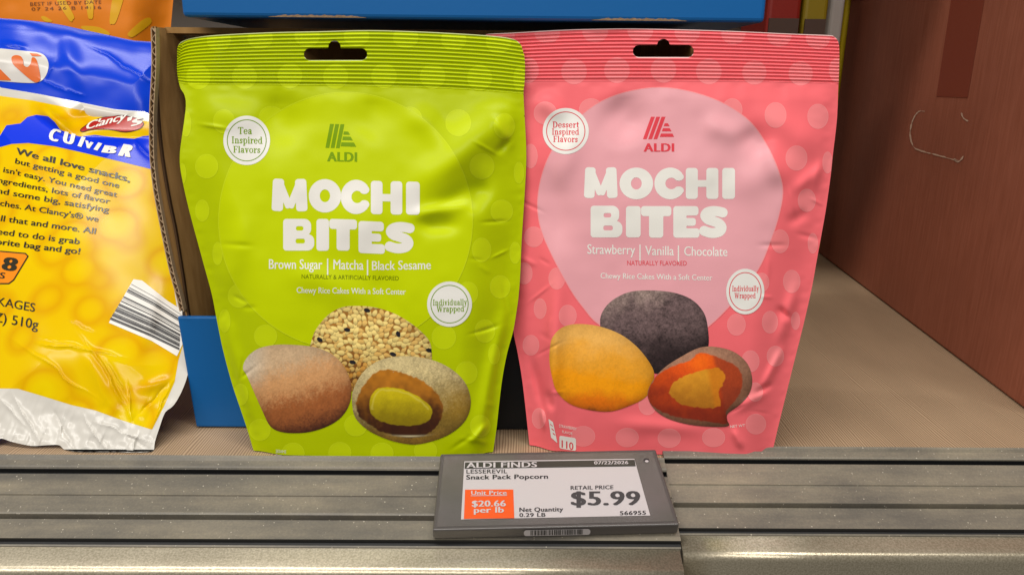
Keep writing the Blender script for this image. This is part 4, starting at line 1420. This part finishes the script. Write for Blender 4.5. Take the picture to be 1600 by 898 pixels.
# ------------------------------------------------------------------ yellow snack bag at the left
yel_m = mat('glossy_yellow_film', lin(240, 190, 0), .18, spec=.12, coat=.0)
vo = nd(yel_m, 'ShaderNodeTexVoronoi', Scale=38.0, feature='SMOOTH_F1')
vo.inputs['Smoothness'].default_value = .35
lk(yel_m, coords(yel_m), vo.inputs['Vector'])
n2 = nd(yel_m, 'ShaderNodeTexNoise', Scale=20.0, Detail=3.0)
lk(yel_m, coords(yel_m), n2.inputs['Vector'])
c1 = ramp(yel_m, vo.outputs['Distance'], [(.18, lin(230, 200, 0)), (.34, lin(226, 184, 0)), (.44, lin(214, 152, 0)), (.6, lin(226, 186, 0))])
c2 = ramp(yel_m, n2.outputs['Fac'], [(.35, lin(228, 186, 0)), (.6, lin(234, 206, 2))])
lk(yel_m, mix(yel_m, .30, c1, c2), bsdf(yel_m).inputs['Base Color'])
wht_f = mat('glossy_white_film', lin(212, 208, 200), .24, spec=.4, coat=.0)
blu_f = mat('glossy_blue_film', lin(0, 50, 222), .22, spec=.22, coat=.0)
clr_f = mat('milky_clear_film', lin(196, 192, 182), .18, spec=.6, coat=.4)
ink_m = mat('black_bag_print', lin(40, 34, 10), .3)
redl_m = mat('red_logo_print', lin(176, 30, 22), .25)
red_dk = mat('dark_red_logo_rim', lin(84, 20, 14), .25)
YOUT = [(-60, 125), (0, 137), (60, 147), (120, 159), (180, 171), (241, 181), (242, 236), (246, 276), (260, 360), (272, 424), (281, 476), (284, 493), (288, 536), (295, 572), (287, 604), (272, 632), (258, 644), (249, 668), (242, 690), (240, 706), (232, 714.5), (180, 716), (127, 716.5), (112, 711.5), (101, 704), (93, 695), (72, 695), (48, 696), (16, 689), (0, 684), (-60, 676)]
ys_d = [p for p in YOUT]
yo = sd_poly(smooth(YOUT, 3))


BGY = np.linspace(100, 730, 80)
BGA = np.interp(BGY, [150, 260, 500, 620, 720], [.25, .7, 1.0, .8, .25])
for _ in range(40):
    BGA[1:-1] = (BGA[:-2] + 2 * BGA[1:-1] + BGA[2:]) / 4


def bag_relief(x, y):
    e = np.clip(-yo(x, y), 0, 200)
    d = .010 * sst(0, 150, e) * np.interp(y, BGY, BGA)
    for c_ in ((205, 650, 128, 520, 2.6, .0013), (130, 545, 60, 535, 2.2, .0010), (150, 620, 20, 528, 1.8, .0008), (75, 530, 190, 560, 2.2, .0010), (160, 560, 200, 620, 2.0, .0010), (205, 655, 200, 600, 2.0, .0011), (236, 668, 272, 590, 2.0, .0010), (215, 650, 262, 600, 2.4, -.0010), (110, 500, 150, 520, 1.5, .0005)):
        d = d + crease(x, y, *c_, sharp=True)
    d = d + crease(x, y, 215, 610, 270, 590, 9, .0014) + crease(x, y, 190, 640, 130, 540, 14, .0016)
    d = d + crease(x, y, 60, 165, 110, 205, 9, .0050) + crease(x, y, 110, 190, 200, 165, 12, -.0040) + crease(x, y, 120, 215, 240, 215, 8, -.0014) + crease(x, y, 205, 215, 240, 250, 3, .0010, True)
    for c_ in ((20, 618, 60, 690, 3, .0012), (80, 640, 120, 705, 3, -.0010), (130, 650, 170, 712, 3, .0013), (180, 668, 235, 705, 3, -.0012), (215, 672, 205, 712, 2.5, .0010), (100, 640, 90, 690, 2.5, .0009), (0, 625, 40, 665, 2.5, .0010), (150, 660, 230, 690, 2.5, .0010)):
        d = d + crease(x, y, *c_, sharp=True)
    d = d + crease(x, y, 250, 430, 215, 560, 16, .0016)
    low = sst(590, 690, y)
    d = d + low * (.00025 * vnoise(x + .4 * y, y * .15, 5, 21) + .0011 * fbm(x, y, 40, 22)) + .00025 * fbm(x, y, 110, 9) * sst(0, 30, e)
    return d


LB = math.radians(39)
bag_s = Surf((0, -.001, .0), (0.0, -math.cos(LB), math.sin(LB)), bag_relief)
bag_b = Surf((0, -.001, .0), (0.0, -math.cos(LB), math.sin(LB)), lambda x, y: -.035 * sst(0, 90, np.clip(-yo(x, y), 0, 200)) * sst(700, 560, y))
bb = (-62, 120, 300, 720)
t = thing('chip_bag', (-.27, .02, 0), 'glossy yellow snack bag with black writing and barcode leaning at the left', 'snack bag')
lowb = lambda x: np.interp(x, [-60, 0, 28, 60, 112, 148, 192, 236.5], [604, 606.5, 607, 616.5, 632.5, 640.5, 656.6, 670.6])
ycore = both(yo, lambda x, y: y - lowb(x), sd_poly([(-70, 150), (0, 150), (50, 157), (120, 171), (180, 182), (243, 192), (244, 236), (246, 276), (258, 360), (268, 424), (276, 478), (283, 493), (287, 536), (279, 562), (273, 596), (257, 633), (237, 672), (-70, 672)]))
B = Build()
B.shape(bag_s, ycore, bb, 2.0, .0001, yel_m, zmin=.0006)
BLUE = [(-20, 228), (0, 212), (10, 196), (32, 193), (43, 183), (57, 179.6), (75, 182), (85.5, 191), (94, 203), (110, 210), (125, 213.5), (148, 211), (180, 215), (210, 217), (223, 213), (237, 211.7), (237, 264.5), (178, 250), (125, 237.5), (85, 228.6), (44, 223.5), (18, 225), (0, 230), (-20, 240)]
B.shape(bag_s, both(sd_poly(BLUE), yo), (-22, 175, 240, 268), 1.2, .0002, blu_f)
B.done('yellow_film', t)
B = Build()
B.shape(bag_s, both(minus(yo, lambda x, y: ycore(x, y) + .8), lambda x, y: 400 - y), bb, 2.0, .00005, wht_f, zmin=.0006)
B.done('white_seal', t)
B = Build()
B.shape(bag_s, both(minus(yo, lambda x, y: ycore(x, y) + .8), lambda x, y: y - 400), bb, 2.0, .00005, clr_f)
B.done('clear_top_seal', t)
B = Build()
B.shape(bag_b, yo, bb, 4.0, 0, wht_f, back=True, zmin=.0006)
B.done('back_panel', t)
B = Build()
WL = [("We all love snacks,", 24, 240, 203, 284.5, 9.5, .034, .2), ('but getting a good one', 23, 255, 186, 294, 8, .018, .2), ("isn't easy. You need great", 4.5, 268.7, 182.5, 308, 8, .018, .2), ('ingredients, lots of flavor', -8, 284, 171.5, 318.5, 8, .018, .2), ('and some big, satisfying', -14, 300, 170, 332, 8.5, .018, .2), ("crunches. At Clancy's\u00ae we", -32, 316, 153.5, 346.5, 8.5, .018, .2), ('all that and more. All', -8, 344, 149, 365.5, 9, .018, .2), ('need to do is grab', -14, 364.5, 124, 381.5, 9, .018, .2), ('favorite bag and go!', -30, 378.5, 124.5, 397, 9, .022, .2), ('PACKAGES', -42, 470, 54, 487, 13, .008, .12), ('(18 OZ) 510g', -62, 492, 59, 514, 14.5, .008, .12)]
for (txt, x0, y0, x1, y1, h, bo, sh) in WL:
    if txt == 'PACKAGES':
        B.done('slogan_lettering', t)
        B = Build()
    write(B, bag_s, txt, x0, y0, x1, y1, h, .0004, ink_m, bo, shear=sh)
B.done('weight_lettering', t)
B = Build()
ob = mat('orange_bag_badge', lin(240, 140, 6), .2, coat=.4)
g1, g2 = sd_poly([(-40, 388), (40, 395), (45, 400), (22, 438), (14, 444), (-40, 444)]), None
B.shape(bag_s, g1, (-42, 385, 48, 447), 1.0, .0003, ink_m)
B.shape(bag_s, lambda x, y: g1(x, y) + 2.0, (-42, 385, 48, 447), 1.0, .0005, ob)
write(B, bag_s, '8', 1, 421, 25, 424, 20, .0007, ink_m, .05, shear=.25)
write(B, bag_s, 'BAGS', -38, 432, 7, 435, 9, .0007, ink_m, .03, shear=.2)
B.done('count_badge', t)
B = Build()
B.shape(bag_s, sd_poly([(208.5, 436), (222, 438), (262, 470), (284.6, 484), (286, 536), (276.5, 556), (236.5, 532), (170, 504)]), (168, 432, 290, 560), 1.5, .0003, badge_w)
r = random.Random(8)
n = 46
for k in range(n):
    if r.random() < .42:
        continue
    u0, u1 = (k + .1) / n, (k + r.choice([.6, .9, 1.0])) / n
    A_ = np.array([[(206, 442), (170.5, 500)], [(240, 461), (236, 527)], [(283.5, 490), (280, 548)]], float)
    pts = lambda u: [A_[i][0] * (1 - u) + A_[i][1] * u for i in range(3)]
    p, q = pts(u0), pts(u1)
    for i in range(2):
        B.patch(bag_s, [p[i], p[i + 1], q[i + 1], q[i]], 8, 1, .0005, blk_m)
B.done('barcode_panel', t)
B = Build()
SW = smooth(zp([(700, 245), (730, 215), (800, 170), (900, 130), (1060, 113), (1200, 138), (1262, 182), (1225, 235), (1100, 264), (950, 240), (800, 243), (725, 262)], 5.612, 0, 160), 3)
g = sd_poly(SW)
B.shape(bag_s, g, (120, 176, 230, 212), .8, .0004, red_dk)
B.shape(bag_s, lambda x, y: g(x, y) + 1.3, (120, 176, 230, 212), .8, .0006, redl_m)
write(B, bag_s, 'Clancy', 132, 203, 195, 187, 13, .0008, white_ink, .03, shear=.5)
write(B, bag_s, "'s", 196, 201, 222, 193, 16, .0008, white_ink, .04, shear=.2)
B.done('logo', t)
B = Build()
for ch, x0, y0, x1, y1, h, sh in [('C', 74, 218, 90, 222, 18, .35), ('U', 97, 222, 114, 227, 17, .25), ('I', 121, 228, 127, 230, 15, .45), ('V', 131, 230, 144, 234, 11, .2), ('I', 146, 233.5, 152, 235.5, 11, .7), ('B', 158, 238, 180, 240.5, 11, .5), ('R', 184, 243, 204, 246, 18, .5)]:
    write(B, bag_s, ch, x0, y0, x1, y1, h, .0006, white_ink, .09, shear=sh)
B.done('name_lettering', t)

# blue bag and orange bag behind it
def bag2(name, label, P0, lean, outl, rel, m, parts, thick):
    so = sd_poly(smooth(outl, 3))
    xs, ys = [p[0] for p in outl], [p[1] for p in outl]
    box = (min(xs) - 2, min(ys) - 2, max(xs) + 2, max(ys) + 2)
    n_ = (0, -math.cos(lean), math.sin(lean))
    e = lambda x, y: np.clip(-so(x, y), 0, 200)
    s1 = Surf(P0, n_, lambda x, y: thick * sst(0, 70, e(x, y)) + rel(x, y) * sst(0, 15, e(x, y)))
    s2 = Surf(P0, n_, lambda x, y: -thick * sst(0, 70, e(x, y)))
    tt = thing(name, (s1.P0[0] - .25, s1.P0[1], 0), label, 'snack bag')
    B = Build()
    B.shape(s1, so, box, 2.0, 0, m, zmin=.0006)
    B.done('front_film', tt)
    B = Build()
    B.shape(s2, so, box, 4.0, 0, m, back=True, zmin=.0006)
    B.done('back_film', tt)
    parts(s1, tt, so)
    return tt


bl2 = mat('deep_blue_film', lin(0, 62, 212), .22, spec=.22, coat=.0)
org_f = mat('orange_bag_film', lin(228, 128, 18), .35, spec=.4)
noise_bump(org_f, 60, .1, .002)
lw_m = mat('white_logo_print', lin(214, 210, 202), .25)
lo_m = mat('orange_logo_print', lin(222, 104, 24), .25)
ray_m = mat('yellow_ray_print', lin(226, 168, 6), .35)
dot_m = mat('brown_date_print', lin(120, 66, 18), .4)


def blue_rel(x, y):
    d = crease(x, y, 145, 76, 250, 136, 2.2, .0014, True) + crease(x, y, 72, 125, 88, 92, 1.8, .0008, True) + crease(x, y, 62, 124, 108, 144, 1.8, .0009, True) + crease(x, y, 104, 140, 132, 150, 1.8, .0008, True)
    return .7 * d + .0009 * fbm(x, y, 90, 31) + crease(x, y, 100, 60, 130, 150, 14, .0015) + crease(x, y, 0, 66, 40, 74, 4, .001)


def blue_parts(s, tt, so):
    B = Build()
    B.shape(s, sd_poly(smooth([(-60, 72), (0, 76), (40, 80), (62, 83), (72, 90), (76, 102), (72, 118), (62, 128), (45, 130), (0, 127), (-60, 122)], 3)), (-62, 70, 80, 134), 1.0, .0003, lw_m)
    B.shape(s, sd_poly(smooth([(18, 90), (24, 86.5), (32, 88), (36, 94), (37, 102), (43, 105), (48, 99), (50, 90), (56, 92), (60, 104), (63, 124), (55, 129), (44, 122), (30, 110), (20, 100)], 3)), (10, 80, 70, 132), .8, .0006, lo_m)
    B.shape(s, sd_poly([(-40, 104), (0, 108), (18, 126), (-40, 124)]), (-42, 100, 22, 130), 1.0, .0006, lo_m)
    B.shape(s, sd_poly([(46, 83), (58, 84), (66, 88), (50, 88)]), (44, 80, 70, 92), .8, .0006, lo_m)
    B.done('logo', tt)


bag2('chip_bag', 'deep blue snack bag with an orange and white logo behind the yellow one', (0, .140, 0), math.radians(16),
     [(-80, 25), (0, 29), (50, 33), (91, 38.5), (130, 47), (170, 55.5), (210, 64), (262, 72), (275, 120), (285, 236), (290, 330), (295, 480), (-80, 480)], blue_rel, bl2, blue_parts, .010)


def orange_parts(s, tt, so):
    B = Build()
    for pts in ([(84, -8), (96, -8), (115, 24), (114, 31), (108, 32)], [(134, -10), (145, -10), (145.5, 26), (141, 30), (137, 25)], [(178, -10), (194, -10), (182, 33), (175, 38), (171, 33)], [(200, 52), (222, 32), (233, 28), (237, 33), (233, 40), (210, 57), (203, 58)], [(64, 27), (70, 26), (82, 34), (70, 34)], [(126, 43), (140, 41), (158, 44), (172, 54), (150, 60)]):
        B.shape(s, sd_poly(smooth(pts, 3)), (60, -14, 240, 64), 1.0, .0003, ray_m)
    B.done('sun_ray_print', tt)
    B = Build()
    rr_ = random.Random(4)
    write(B, s, 'BEST IF USED BY DATE', 47, 9.5, 158, 6, 5.5, .0004, dot_m, .0, space=1.1)
    write(B, s, '07 24 26 B 14:16', 49, 17, 158, 14, 5, .0004, dot_m, .0, space=1.2)
    B.done('date_print', tt)


bag2('chip_bag', 'orange snack bag with yellow sun rays standing at the far left', (0, .215, 0), math.radians(4),
     [(-80, -60), (268, -60), (271, -10), (268, 30), (262, 120), (260, 300), (-80, 300)], lambda x, y: .001 * fbm(x, y, 80, 41), org_f, orange_parts, .014)

# ------------------------------------------------------------------ things at the back of the shelf
def back_box(name, label, x0, x1, Y, ztop_, dep, m, cat, parts=None):
    xa = float(on_y(np.array(float(x0)), np.array(50.), Y)[0])
    xb = float(on_y(np.array(float(x1)), np.array(50.), Y)[0])
    t_ = thing(name, ((xa + xb) / 2, Y, 0), label, cat)
    v, f = box_mesh(xa, xb, Y, Y + dep, .0006, ztop_)
    bevel(mk('body', v, f, m, t_, flat=True), .004, 3)
    if parts:
        parts(t_, xa, xb, Y)
    return t_


rb_m = mat('deep_red_card', lin(150, 34, 22), .5)
noise_bump(rb_m, 100, .1, .001)
ol_m = mat('olive_yellow_card', lin(150, 128, 18), .5)
noise_bump(ol_m, 100, .1, .001)
gy_m = mat('pale_grey_metal', lin(226, 220, 212), .5)
noise_bump(gy_m, 200, .1, .001)
ye_m = mat('bright_yellow_film', lin(226, 196, 4), .3)
noise_bump(ye_m, 60, .2, .003)
tn_m = mat('tan_card', lin(140, 112, 90), .6)
noise_bump(tn_m, 200, .1, .001)


tb_m = mat('dark_brown_card_band', lin(84, 64, 54), .6)
noise_bump(tb_m, 200, .1, .001)


def lidband(m):
    def g(t_, xa, xb, Y):
        v, f = box_mesh(xa + .002, xb - .002, Y - .0015, Y + .01, .20, .255)
        mk('print_band', v, f, m, t_, flat=True)
    return g


back_box('red_box', 'deep red box standing far back behind the pink pouch', 1196, 1249, .34, .34, .08, rb_m, 'box', lidband(tb_m))
back_box('olive_box', 'olive yellow box between the red box and the pale upright', 1252, 1291, .345, .34, .08, ol_m, 'box', lidband(tb_m))
back_box('shelf_upright', 'pale grey upright at the back, left of the red-brown carton', 1294, 1316, .45, .45, .03, gy_m, 'upright')
back_box('yellow_box', 'bright yellow box peeking out beside the pale upright', 1317, 1336, .50, .50, .03, ye_m, 'box')

for o in bpy.data.objects:
    if '_base' in o:
        del o['_base']
